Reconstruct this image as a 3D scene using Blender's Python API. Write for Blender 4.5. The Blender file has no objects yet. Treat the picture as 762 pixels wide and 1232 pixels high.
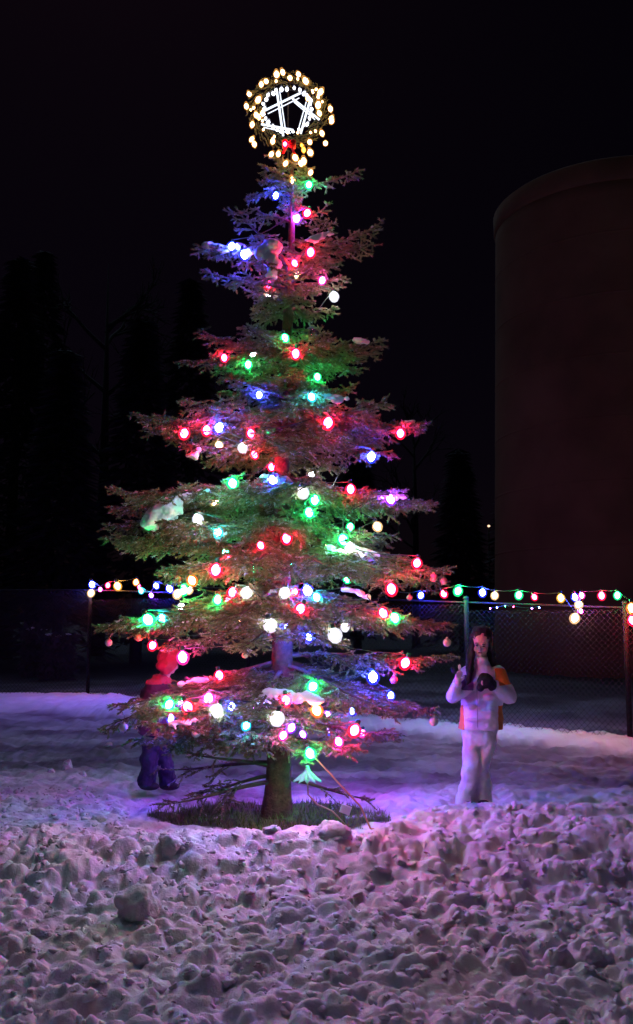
import bpy, bmesh, math, random
import numpy as np
from mathutils import Vector, Matrix, noise as mnoise
random.seed(7); rng = np.random.default_rng(11)
S = bpy.context.scene
COL = bpy.context.collection
R = math.radians

# ------------------------------------------------------------------ camera
F, W, H = 1100.0, 762.0, 1232.0
CAMZ, PITCH = 1.5, math.atan(129 / 1100)
cam = bpy.data.objects.new("camera", bpy.data.cameras.new("camera")); COL.objects.link(cam)
cam.data.sensor_fit = 'VERTICAL'; cam.data.sensor_height = 36.0
cam.data.lens = F / H * 36.0
cam.data.clip_end = 2000; cam.data.clip_start = 0.05
cam.location = (0, 0, CAMZ); cam.rotation_euler = (R(90) + PITCH, 0, 0)
S.camera = cam
cp, sp = math.cos(PITCH), math.sin(PITCH)

def P(px, py, Y):
    """a spot measured on the photograph, at the distance Y at which it stands"""
    u, v = (px - 381) / F, (616 - py) / F
    dy = cp - v * sp; dz = sp + v * cp
    return Vector((u * Y / dy, Y, CAMZ + dz * Y / dy))

def project(A):
    x, y, z = A[:, 0], A[:, 1], A[:, 2] - CAMZ
    d = y * cp + z * sp; up = -y * sp + z * cp
    return 381 + F * x / d, 616 - F * up / d

# ------------------------------------------------------------------ helpers
def tag(o, label=None, cat=None, group=None, kind=None):
    if label: o['label'] = label
    if cat: o['category'] = cat
    if group: o['group'] = group
    if kind: o['kind'] = kind
    return o

def empty(name, loc, label, cat, group=None, rz=0.0):
    o = bpy.data.objects.new(name, None); COL.objects.link(o)
    o.location = loc; o.rotation_euler = (0, 0, rz); o.empty_display_size = 0.1
    return tag(o, label, cat, group)

def link(name, me, mats, parent=None, loc=None, smooth=False):
    o = bpy.data.objects.new(name, me); COL.objects.link(o)
    if mats is not None:
        for m in (mats if isinstance(mats, (list, tuple)) else [mats]):
            if len(me.materials) < len(mats if isinstance(mats, (list, tuple)) else [mats]): me.materials.append(m)
    if parent is not None: o.parent = parent
    if loc is not None: o.location = loc
    if smooth:
        me.polygons.foreach_set('use_smooth', np.ones(len(me.polygons), dtype=bool))
    return o

def mesh_np(name, V, Fc):
    me = bpy.data.meshes.new(name)
    V = np.asarray(V, dtype=np.float32); Fc = np.asarray(Fc, dtype=np.int32)
    n, k = Fc.shape
    me.vertices.add(len(V)); me.vertices.foreach_set('co', V.ravel())
    me.loops.add(n * k); me.loops.foreach_set('vertex_index', Fc.ravel())
    me.polygons.add(n); me.polygons.foreach_set('loop_start', np.arange(n, dtype=np.int32) * k)
    me.update(calc_edges=True); me.validate()
    return me

class MB:
    def __init__(s): s.v = []; s.f = []
    def add(s, V, Fs):
        b = len(s.v); s.v += [tuple(v) for v in V]; s.f += [tuple(i + b for i in f) for f in Fs]
    def box(s, c, d, rot=None):
        V = [Vector((sx * d[0] / 2, sy * d[1] / 2, sz * d[2] / 2)) for sx in (-1, 1) for sy in (-1, 1) for sz in (-1, 1)]
        if rot: V = [rot @ v for v in V]
        V = [v + Vector(c) for v in V]
        s.add(V, [(0, 1, 3, 2), (4, 6, 7, 5), (0, 4, 5, 1), (2, 3, 7, 6), (0, 2, 6, 4), (1, 5, 7, 3)])
    def tube(s, pts, rad, n=6, cap=True):
        pts = [Vector(p) for p in pts]
        if not hasattr(rad, '__len__'): rad = [rad] * len(pts)
        b = []
        ref = None
        for i, p in enumerate(pts):
            t = (pts[min(i + 1, len(pts) - 1)] - pts[max(i - 1, 0)])
            t = t.normalized() if t.length > 1e-9 else Vector((0, 0, 1))
            if ref is None: ref = Vector((0, 0, 1)) if abs(t.z) < .9 else Vector((1, 0, 0))
            a = t.cross(ref).normalized(); c = a.cross(t).normalized(); ref = c
            r = rad[i]
            b += [p + a * (math.cos(2 * math.pi * k / n) * r) + c * (math.sin(2 * math.pi * k / n) * r) for k in range(n)]
        fs = []
        for i in range(len(pts) - 1):
            for k in range(n):
                fs.append((i * n + k, i * n + (k + 1) % n, (i + 1) * n + (k + 1) % n, (i + 1) * n + k))
        if cap:
            fs.append(tuple(range(n - 1, -1, -1))); fs.append(tuple((len(pts) - 1) * n + k for k in range(n)))
        s.add(b, fs)
    def lathe(s, prof, c=(0, 0, 0), n=16, rot=None):
        V = []; fs = []
        for (r, z) in prof:
            for k in range(n):
                a = 2 * math.pi * k / n
                v = Vector((r * math.cos(a), r * math.sin(a), z))
                if rot: v = rot @ v
                V.append(v + Vector(c))
        for i in range(len(prof) - 1):
            for k in range(n):
                fs.append((i * n + k, i * n + (k + 1) % n, (i + 1) * n + (k + 1) % n, (i + 1) * n + k))
        fs.append(tuple(range(n - 1, -1, -1))); fs.append(tuple((len(prof) - 1) * n + k for k in range(n)))
        s.add(V, fs)
    def ell(s, c, r, rot=None, n=12, m=8):
        prof = [(max(1e-4, math.sin(math.pi * i / m)), -math.cos(math.pi * i / m)) for i in range(m + 1)]
        V = []; fs = []
        for (a, z) in prof:
            for k in range(n):
                t = 2 * math.pi * k / n
                v = Vector((a * math.cos(t) * r[0], a * math.sin(t) * r[1], z * r[2]))
                if rot: v = rot @ v
                V.append(v + Vector(c))
        for i in range(m):
            for k in range(n):
                fs.append((i * n + k, i * n + (k + 1) % n, (i + 1) * n + (k + 1) % n, (i + 1) * n + k))
        fs.append(tuple(range(n - 1, -1, -1))); fs.append(tuple(m * n + k for k in range(n)))
        s.add(V, fs)
    def loft(s, rings, n=16):
        """rings: (centre, rx, ry) horizontal ellipses"""
        V = []; fs = []
        for (c, rx, ry) in rings:
            for k in range(n):
                a = 2 * math.pi * k / n
                V.append(Vector(c) + Vector((rx * math.cos(a), ry * math.sin(a), 0)))
        for i in range(len(rings) - 1):
            for k in range(n):
                fs.append((i * n + k, i * n + (k + 1) % n, (i + 1) * n + (k + 1) % n, (i + 1) * n + k))
        fs.append(tuple(range(n - 1, -1, -1))); fs.append(tuple((len(rings) - 1) * n + k for k in range(n)))
        s.add(V, fs)
    def mesh(s, name='m'):
        me = bpy.data.meshes.new(name); me.from_pydata(s.v, [], s.f); me.update(); return me
    def build(s, name, mats, parent=None, loc=None, smooth=True):
        return link(name, s.mesh(name), mats, parent, loc, smooth)
    def remesh(s, voxel, smooth=2, disp=0.0, dscale=8.0, name='m'):
        """fuse everything in the buffer into one continuous surface"""
        me = s.mesh(name); o = bpy.data.objects.new('tmp', me); COL.objects.link(o)
        m = o.modifiers.new('r', 'REMESH'); m.mode = 'VOXEL'; m.voxel_size = voxel
        if smooth:
            k = o.modifiers.new('s', 'SMOOTH'); k.iterations = smooth; k.factor = .5
        dg = bpy.context.evaluated_depsgraph_get()
        out = bpy.data.meshes.new_from_object(o.evaluated_get(dg), depsgraph=dg)
        bpy.data.objects.remove(o); bpy.data.meshes.remove(me)
        if disp:
            nrm = [v.normal.copy() for v in out.vertices]
            for v, nn in zip(out.vertices, nrm):
                v.co += nn * (disp * (mnoise.fractal(v.co * dscale, 1.0, 2.0, 4) ))
            out.update()
        return out

# ------------------------------------------------------------------ materials
def mat(name, base=(.5, .5, .5), rough=.6, metal=0.0, bump=0.0, bscale=30.0, vary=0.0, vscale=6.0, attr=None, sss=0.0, trans=0.0, spec=.5):
    m = bpy.data.materials.new(name); m.use_nodes = True
    nt = m.node_tree; b = nt.nodes['Principled BSDF']
    b.inputs['Base Color'].default_value = (*base, 1); b.inputs['Roughness'].default_value = rough
    b.inputs['Metallic'].default_value = metal; b.inputs['Specular IOR Level'].default_value = spec
    if trans: b.inputs['Transmission Weight'].default_value = trans
    tc = nt.nodes.new('ShaderNodeTexCoord')
    src = None
    if attr:
        a = nt.nodes.new('ShaderNodeAttribute'); a.attribute_name = attr; src = a.outputs['Color']
    if vary:
        n = nt.nodes.new('ShaderNodeTexNoise'); n.inputs['Scale'].default_value = vscale; n.inputs['Detail'].default_value = 6
        nt.links.new(tc.outputs['Object'], n.inputs['Vector'])
        mr = nt.nodes.new('ShaderNodeMapRange'); mr.inputs['From Min'].default_value = .3; mr.inputs['From Max'].default_value = .7
        mr.inputs['To Min'].default_value = 1 - vary; mr.inputs['To Max'].default_value = 1 + vary
        nt.links.new(n.outputs['Fac'], mr.inputs['Value'])
        mx = nt.nodes.new('ShaderNodeVectorMath'); mx.operation = 'SCALE'
        if src is None: mx.inputs[0].default_value = base
        else: nt.links.new(src, mx.inputs[0])
        nt.links.new(mr.outputs['Result'], mx.inputs['Scale']); src = mx.outputs['Vector']
    if src is not None: nt.links.new(src, b.inputs['Base Color'])
    if bump:
        n = nt.nodes.new('ShaderNodeTexNoise'); n.inputs['Scale'].default_value = bscale; n.inputs['Detail'].default_value = 8
        n.inputs['Roughness'].default_value = .65
        nt.links.new(tc.outputs['Object'], n.inputs['Vector'])
        bp = nt.nodes.new('ShaderNodeBump'); bp.inputs['Strength'].default_value = 1; bp.inputs['Distance'].default_value = bump
        nt.links.new(n.outputs['Fac'], bp.inputs['Height']); nt.links.new(bp.outputs['Normal'], b.inputs['Normal'])
    return m

def emis(name, col, strength):
    m = bpy.data.materials.new(name); m.use_nodes = True; nt = m.node_tree
    nt.nodes.clear(); e = nt.nodes.new('ShaderNodeEmission'); o = nt.nodes.new('ShaderNodeOutputMaterial')
    e.inputs['Color'].default_value = (*col, 1); e.inputs['Strength'].default_value = strength
    nt.links.new(e.outputs[0], o.inputs['Surface']); return m

def shellmat(name, col, strength, alpha):
    """coloured bulb glass, lit up by its filament"""
    m = bpy.data.materials.new(name); m.use_nodes = True; nt = m.node_tree
    nt.nodes.clear(); e = nt.nodes.new('ShaderNodeEmission'); t = nt.nodes.new('ShaderNodeBsdfTransparent')
    mx = nt.nodes.new('ShaderNodeMixShader'); o = nt.nodes.new('ShaderNodeOutputMaterial')
    e.inputs['Color'].default_value = (*col, 1); e.inputs['Strength'].default_value = strength
    mx.inputs['Fac'].default_value = alpha
    nt.links.new(t.outputs[0], mx.inputs[1]); nt.links.new(e.outputs[0], mx.inputs[2]); nt.links.new(mx.outputs[0], o.inputs['Surface'])
    m.cycles.emission_sampling = 'NONE'
    return m

SNOW = mat('snow', (.80, .81, .84), .75, bump=.008, bscale=50, vary=.05, vscale=3, spec=.25)
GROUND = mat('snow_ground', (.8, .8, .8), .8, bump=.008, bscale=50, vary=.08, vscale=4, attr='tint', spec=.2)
BARK = mat('bark', (.10, .052, .036), .9, bump=.02, bscale=60, vary=.45, vscale=25)
TWIG = mat('twig_bark', (.10, .07, .055), .9, bump=.004, bscale=80, vary=.3)
NEEDLE = mat('needles', (.10, .12, .06), .6, attr='tint', spec=.3)
DARKWOOD = mat('dark_wood', (.03, .025, .02), .9)
DARKNEEDLE = mat('dark_needles', (.055, .046, .055), .9, spec=.1)
CORD = mat('cord', (.02, .05, .03), .5)
CORDLIGHT = mat('pale_cord', (.35, .30, .12), .5)
CORDORANGE = mat('orange_cord', (.55, .25, .12), .5)
SOCKET = mat('socket', (.02, .06, .03), .4)
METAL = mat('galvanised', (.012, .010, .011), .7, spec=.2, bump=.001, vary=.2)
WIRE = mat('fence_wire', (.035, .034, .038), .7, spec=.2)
WHITEP = mat('white_plastic', (.75, .78, .75), .4)
GOLDCAP = mat('cap_metal', (.6, .5, .3), .3, metal=1.0)

_nt = NEEDLE.node_tree; _b = _nt.nodes['Principled BSDF']; _o = next(n for n in _nt.nodes if n.type == 'OUTPUT_MATERIAL')
_t = _nt.nodes.new('ShaderNodeBsdfTranslucent'); _m = _nt.nodes.new('ShaderNodeMixShader'); _m.inputs['Fac'].default_value = .4
_a = next(n for n in _nt.nodes if n.type == 'ATTRIBUTE'); _nt.links.new(_a.outputs['Color'], _t.inputs['Color'])
_nt.links.new(_b.outputs[0], _m.inputs[1]); _nt.links.new(_t.outputs[0], _m.inputs[2]); _nt.links.new(_m.outputs[0], _o.inputs['Surface'])

# ------------------------------------------------------------------ noise
def vnoise(x, y, seed):
    xi = np.floor(x).astype(np.int64); yi = np.floor(y).astype(np.int64)
    fx = x - xi; fy = y - yi; fx = fx * fx * (3 - 2 * fx); fy = fy * fy * (3 - 2 * fy)
    def h(a, b):
        n = (a * 374761393 + b * 668265263 + seed * 974634777) & 0xffffffff
        n = ((n ^ (n >> 13)) * 1274126177) & 0xffffffff
        return ((n ^ (n >> 16)) & 0xffff) / 65535.0
    return (h(xi, yi) * (1 - fx) + h(xi + 1, yi) * fx) * (1 - fy) + (h(xi, yi + 1) * (1 - fx) + h(xi + 1, yi + 1) * fx) * fy

def fbm(x, y, seed, oct=4):
    s = 0; a = .5
    for i in range(oct):
        s = s + a * (vnoise(x, y, seed + i) - .5); x = x * 2.03; y = y * 2.03; a *= .5
    return s

def clods(x, y, cell, seed):
    """rounded clods of thrown snow: highest dome among neighbouring cells"""
    X = x / cell; Y = y / cell
    xi = np.floor(X).astype(np.int64); yi = np.floor(Y).astype(np.int64)
    best = np.full(X.shape, -1.0)
    def h(a, b, k):
        n = (a * 374761393 + b * 668265263 + (seed + k) * 974634777) & 0xffffffff
        n = ((n ^ (n >> 13)) * 1274126177) & 0xffffffff
        return ((n ^ (n >> 16)) & 0xffff) / 65535.0
    for dx in (-1, 0, 1):
        for dy in (-1, 0, 1):
            a = xi + dx; b = yi + dy
            cx = a + .15 + .7 * h(a, b, 1); cy = b + .15 + .7 * h(a, b, 2)
            r = .35 + .5 * h(a, b, 3); hh = .25 + .75 * h(a, b, 4)
            st = .7 + .6 * h(a, b, 5)
            d2 = ((X - cx) * st) ** 2 + ((Y - cy) / st) ** 2
            v = hh * np.clip(1 - (d2 / (r * r)) ** 1.6, -.2, 1)
            best = np.maximum(best, v)
    return best

def sstep(a, b, x):
    t = np.clip((x - a) / (b - a), 0, 1); return t * t * (3 - 2 * t)

# fence line: (left end of the long run) .. (near right post) and on
FL, FR = np.array([-4.36, 17.7]), np.array([3.76, 11.2])
def fence_y(x):
    return np.where(x < FL[0], 17.7, FL[1] + (x - FL[0]) * (FR[1] - FL[1]) / (FR[0] - FL[0]))

def rubble_edge(x):
    e = 8.35 - 1.75 * sstep(-1.9, -1.15, x) + .75 * sstep(.35, .9, x)
    return e + .35 * fbm(x * 1.7, x * 0 + 3.3, 5, 3)

def grass_mask(x, y):
    d = np.sqrt(((x + .36) / .92) ** 2 + ((y - 7.24) / .52) ** 2) + .9 * fbm(x * 4, y * 4, 31, 4)
    return 1 - sstep(.82, 1.0, d)

def ground_h(x, y):
    wx = x + .05 * fbm(x * 9, y * 9, 41, 3) + .18 * fbm(x * 2, y * 2, 43, 3)
    wy = y + .05 * fbm(x * 9 + 7, y * 9, 42, 3) + .18 * fbm(x * 2, y * 2 + 5, 44, 3)
    m = 1 - sstep(-.35, .18, y - rubble_edge(x))
    big = clods(wx, wy * 1.3, .23, 1); mid = clods(wx + 3, wy * 1.25, .11, 9); small = clods(wx, wy + 5, .055, 17)
    rub = .062 * big + .046 * mid + .020 * small + .024 * fbm(x * 22, y * 22, 3, 4) + .10 * fbm(x * .9, y * .9, 77, 2)
    ridge = .05 * np.exp(-((y - rubble_edge(x) + .35) / .4) ** 2)
    soft = 1 - .45 * sstep(6.2, 7.0, y)
    h = m * (rub * soft + ridge * (1 - sstep(.7, 1.6, -x)) * (1 + .5 * sstep(.8, 1.4, x)) + m * .05 * sstep(.5, 1.3, x) * np.exp(-((y - 6.85) / .22) ** 2)) - (.34 * np.clip(6.4 - y, 0, 4.0) / 4.0 + .17 * sstep(-6.45, -5.8, -y)) * sstep(-20, -6, -np.abs(x))
    # packed ground with footprints and crumbs behind
    pk = (1 - m) * (.05 * fbm(x * 3, y * 3, 51, 5) + .03 * np.clip(fbm(x * 9, y * 9, 52, 4) * 3.4, -.7, 1))
    crumbs = (1 - m) * .04 * np.clip(clods(x, y, .22, 61) * sstep(.62, .8, vnoise(x * 1.3, y * 1.3, 62)) , 0, 1)
    h = h + pk + crumbs
    g = grass_mask(x, y); h = h * (1 - .75 * g)
    fy = fence_y(x)
    w = 1.7 * sstep(2, -5, x) + .8
    lip = sstep(-w - .5, -w + .35, y - fy) * (1 - sstep(.1, .9, y - fy))
    h = h + lip * (.10 + .05 * fbm(x * 1.5, y * 1.5, 71, 3))
    far = sstep(19, 60, y)
    h = h + far * .5 * fbm(x * .06, y * .06, 90, 3) * 2
    return h

def ground_tint(x, y):
    snow = np.array([.80, .81, .85])
    c = np.ones(x.shape + (3,)) * snow
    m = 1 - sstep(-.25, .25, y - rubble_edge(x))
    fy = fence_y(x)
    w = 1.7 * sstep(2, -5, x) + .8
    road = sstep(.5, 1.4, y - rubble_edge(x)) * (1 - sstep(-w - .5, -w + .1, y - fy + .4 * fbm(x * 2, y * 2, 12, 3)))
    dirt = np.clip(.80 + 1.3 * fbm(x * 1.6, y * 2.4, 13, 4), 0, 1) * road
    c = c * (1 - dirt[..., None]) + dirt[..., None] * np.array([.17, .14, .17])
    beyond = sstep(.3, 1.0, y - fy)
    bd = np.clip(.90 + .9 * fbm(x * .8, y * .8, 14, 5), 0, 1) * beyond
    c = c * (1 - bd[..., None]) + bd[..., None] * np.array([.10, .08, .10])  # patchy thin snow, darkened beyond the fence in place of light falloff
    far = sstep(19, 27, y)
    c = c * (1 - far[..., None]) + far[..., None] * np.array([.022, .018, .022])  # far ground colour sinks to near black, light falloff put into the tint
    g = grass_mask(x, y)
    c = c * (1 - g[..., None]) + g[..., None] * np.array([.055, .055, .03])
    return c

def axis(dense_a, dense_b, step, lo, hi, grow):
    a = list(np.arange(dense_a, dense_b, step))
    s = step; v = a[-1]
    while v < hi: s *= grow; v += s; a.append(v)
    s = step; v = dense_a; pre = []
    while v > lo: s *= grow; v -= s; pre.append(v)
    return np.array(pre[::-1] + a)

xs = axis(-3.6, 3.6, .014, -260, 260, 1.06)
ys = axis(2.2, 8.8, .014, -60, 420, 1.03)
GX, GY = np.meshgrid(xs, ys)
GZ = ground_h(GX, GY)
nx, ny = len(xs), len(ys)
V = np.stack([GX, GY, GZ], -1).reshape(-1, 3)
ii = (np.arange(ny - 1)[:, None] * nx + np.arange(nx - 1)[None, :]).ravel()
Fq = np.stack([ii, ii + 1, ii + nx + 1, ii + nx], -1)
me = mesh_np('snow_ground', V, Fq)
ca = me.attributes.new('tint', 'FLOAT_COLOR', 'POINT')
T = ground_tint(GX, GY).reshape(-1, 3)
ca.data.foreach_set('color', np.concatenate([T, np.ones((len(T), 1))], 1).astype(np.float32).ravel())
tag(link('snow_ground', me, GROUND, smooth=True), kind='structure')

def gz(x, y): return float(ground_h(np.array([x], float), np.array([y], float))[0])

# ------------------------------------------------------------------ thrown snow clods (nobody could count them)
def ico(sub, seed, amp=.35, sc=1.6, cuts=5):
    bm = bmesh.new(); bmesh.ops.create_icosphere(bm, subdivisions=sub, radius=1)
    r = random.Random(seed)
    planes = [(Vector((r.gauss(0, 1), r.gauss(0, 1), r.gauss(0, 1))).normalized(), r.uniform(.45, .8)) for _ in range(cuts)]
    off = Vector((seed * 3.1, seed * 1.7, 0))
    for v in bm.verts:
        p = v.co.copy()
        for n, d in planes:
            k = p.dot(n)
            if k > d: p -= n * (k - d) * .85
        p *= 1 + amp * mnoise.fractal(p * sc + off, 1, 2.1, 4) + .12 * mnoise.noise(p * 6 + off) + .06 * mnoise.noise(p * 13 + off)
        v.co = p
    Vv = np.array([v.co[:] for v in bm.verts]); Ff = np.array([[v.index for v in f.verts] for f in bm.faces]); bm.free()
    return Vv, Ff
bigT = [ico(4, s, .30, 1.6, 4) for s in range(10)]; smT = [ico(2, 20 + s, .5, 2) for s in range(8)]
Vs, Fs, base = [], [], 0
def rotm(a, b, c):
    return np.array(Matrix.Rotation(a, 3, 'Z') @ Matrix.Rotation(b, 3, 'X') @ Matrix.Rotation(c, 3, 'Y'))
def scatter(n, tmpl, r0, r1, sink):
    global base
    k = 0
    while k < n:
        x = rng.uniform(-3.4, 3.4); y = 2.4 + 6 * rng.uniform(0, 1)
        e = float(rubble_edge(np.array([x]))[0])
        if y > e - .05 and not (rng.random() < .03 and y < e + .5): continue
        if float(grass_mask(np.array([x]), np.array([y]))[0]) > .3: continue
        if y > 6.6 and r0 > .02 and rng.random() < .6: continue
        k += 1
        v, f = tmpl[rng.integers(len(tmpl))]
        r = r0 + (r1 - r0) * rng.random() ** 2.2
        M = rotm(rng.uniform(0, 6.3), rng.uniform(-.5, .5), rng.uniform(-.5, .5))
        q = (v * np.array([r * rng.uniform(.8, 1.3), r * rng.uniform(.8, 1.2), r * rng.uniform(.45, .8)])) @ M.T
        q = q + np.array([x, y, gz(x, y) - r * sink])
        Vs.append(q); Fs.append(f + base); base += len(q)
scatter(820, bigT, .022, .080, .40)
scatter(4600, smT, .010, .036, .05)
me = mesh_np('snow_clods', np.concatenate(Vs), np.concatenate(Fs))
tag(link('snow_clods', me, SNOW, smooth=True), 'churned field of broken snow clods filling the foreground', 'snow', kind='stuff')

def lump(px, py, r, seed, label, squash=.8, group=None):
    Y = (CAMZ - .03) * F / max(1, (py - 745)); p = P(px, py, Y)
    v, f = ico(4, seed, .25, 1.4)
    v = v * np.array([r, r * .8, r * squash])
    o = link('snow_lump', mesh_np('snow_lump', v, f), SNOW, smooth=True)
    o.location = (p.x, Y, gz(p.x, Y) + r * squash * .35); tag(o, label, 'snow lump', group)
lump(166, 1040, .135, 50, 'largest rounded snow block in the churned snow, front of the left child', .95)
lump(82, 918, .055, 51, 'tallest of the loose snow lumps on the packed snow, by the left edge', 1.25)
lump(100, 922, .045, 52, 'small snow lump right beside the tallest loose lump on the packed snow', .8)
lump(62, 921, .04, 53, 'low snow crumb furthest left of the loose lumps on the packed snow', .7)
lump(130, 893, .05, 54, 'snow lump lying alone on packed snow, below the left fence post', .6)
lump(205, 1005, .10, 55, 'broad snow block in the churned snow just below the grass patch, left end', .7)
lump(400, 1000, .13, 56, 'smooth wide snow mound on the crest in front of the power cord', .55)

# ------------------------------------------------------------------ grass round the trunk
gv, gf = [], []
n = 9000
gx = -.36 + rng.uniform(-1.15, 1.15, n); gy = 7.35 + rng.uniform(-.85, .85, n)
keep = grass_mask(gx, gy) > .25; gx = gx[keep]; gy = gy[keep]; n = len(gx); gh = ground_h(gx, gy)
a = rng.uniform(0, 6.28, n); L = rng.uniform(.03, .085, n); ln = rng.uniform(.2, .9, n); w = .003
dx, dy = np.cos(a), np.sin(a)
p0 = np.stack([gx - dy * w, gy + dx * w, gh - .005], -1); p1 = np.stack([gx + dy * w, gy - dx * w, gh - .005], -1)
p2 = np.stack([gx + dx * L * ln, gy + dy * L * ln, gh + L * .8], -1)
V = np.stack([p0, p1, p2], 1).reshape(-1, 3); Fc = np.arange(n * 3).reshape(-1, 3)
GRASS = mat('grass', (.12, .19, .04), .8, vary=.5, vscale=3)
tag(link('grass', mesh_np('grass', V, Fc), GRASS), 'patch of flattened dark grass bared round the trunk', 'grass', kind='stuff')

# ------------------------------------------------------------------ the spruce
TY = 7.25                                     # distance of the trunk
def tz(py): return P(350, py, TY).z
def tcx(py): return P(333 + (975 - py) * 17 / 785, py, TY).x
base_p = Vector((tcx(975), TY, 0)); top_z = tz(185)
tree = empty('spruce_tree', (base_p.x, TY, 0), 'tall snow dusted spruce strung with coloured bulbs, standing in the grass patch', 'tree')
inv = Vector((-base_p.x, -TY, 0))
def axis_at(z):
    t = z / top_z; return Vector((base_p.x + (tcx(185) - base_p.x) * t + .02 * math.sin(t * 9), TY + .015 * math.sin(t * 7), z))
tm = MB(); N = 44; n = 20; VV = []; FF = []
for i in range(N + 1):
    z = -.08 + (top_z + .08) * i / N; t = max(0, z / top_z)
    r = .090 * (1 - t) ** .85 + .012 + .032 * math.exp(-max(z, 0) / .10)
    c = axis_at(max(z, 0)) + inv; c.z = z
    for k in range(n):
        a = 2 * math.pi * k / n
        rr = r * (1 + .10 * mnoise.noise(Vector((math.cos(a) * 3, math.sin(a) * 3, z * 5))) + .05 * mnoise.noise(Vector((math.cos(a) * 9, math.sin(a) * 9, z * 25))))
        VV.append((c.x + rr * math.cos(a), c.y + rr * math.sin(a), z))
for i in range(N):
    for k in range(n): FF.append((i * n + k, i * n + (k + 1) % n, (i + 1) * n + (k + 1) % n, (i + 1) * n + k))
FF.append(tuple(N * n + k for k in range(n)))
tm.add(VV, FF); tm.build('trunk', BARK, tree)

ALLN = []                                    # needle positions, world
def qbez(p0, p1, p2, p3, t):
    return ((1 - t) ** 3) * p0 + 3 * t * (1 - t) ** 2 * p1 + 3 * t * t * (1 - t) * p2 + t ** 3 * p3

def needles(segs, per_m, nl, nw):
    """segs: list of (a, b) arrays; needles all round each twig"""
    A = np.array([s[0] for s in segs]); B = np.array([s[1] for s in segs])
    D = B - A; L = np.linalg.norm(D, axis=1); cnt = np.maximum(6, (L * per_m).astype(int))
    idx = np.repeat(np.arange(len(segs)), cnt); m = len(idx)
    t = rng.random(m) ; d = D[idx] / L[idx][:, None]; o = A[idx] + D[idx] * t[:, None]
    r = rng.normal(size=(m, 3)); r[:, 2] *= .75; r[:, 2] += .15
    r -= (r * d).sum(1)[:, None] * d; r /= np.linalg.norm(r, axis=1)[:, None]
    q = d * .85 + r * .55; q /= np.linalg.norm(q, axis=1)[:, None]
    s = np.cross(q, rng.normal(size=(m, 3))); s /= np.linalg.norm(s, axis=1)[:, None]
    ln = nl * rng.uniform(.6, 1.15, m)[:, None]
    a = o - s * nw; b = o + s * nw; c = o + q * ln
    return np.stack([a, b, c], 1), idx

def needle_mesh(V, c, parent):
    me = mesh_np('needles', V, np.arange(len(V)).reshape(-1, 3))
    at = me.attributes.new('tint', 'FLOAT_COLOR', 'POINT')
    at.data.foreach_set('color', np.concatenate([c, np.ones((len(V), 1))], 1).astype(np.float32).ravel())
    return link('needles', me, NEEDLE, parent)
REAR = dict(wood=MB(), V=[], c=[]); INNER = dict(wood=MB(), V=[], c=[])

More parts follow.
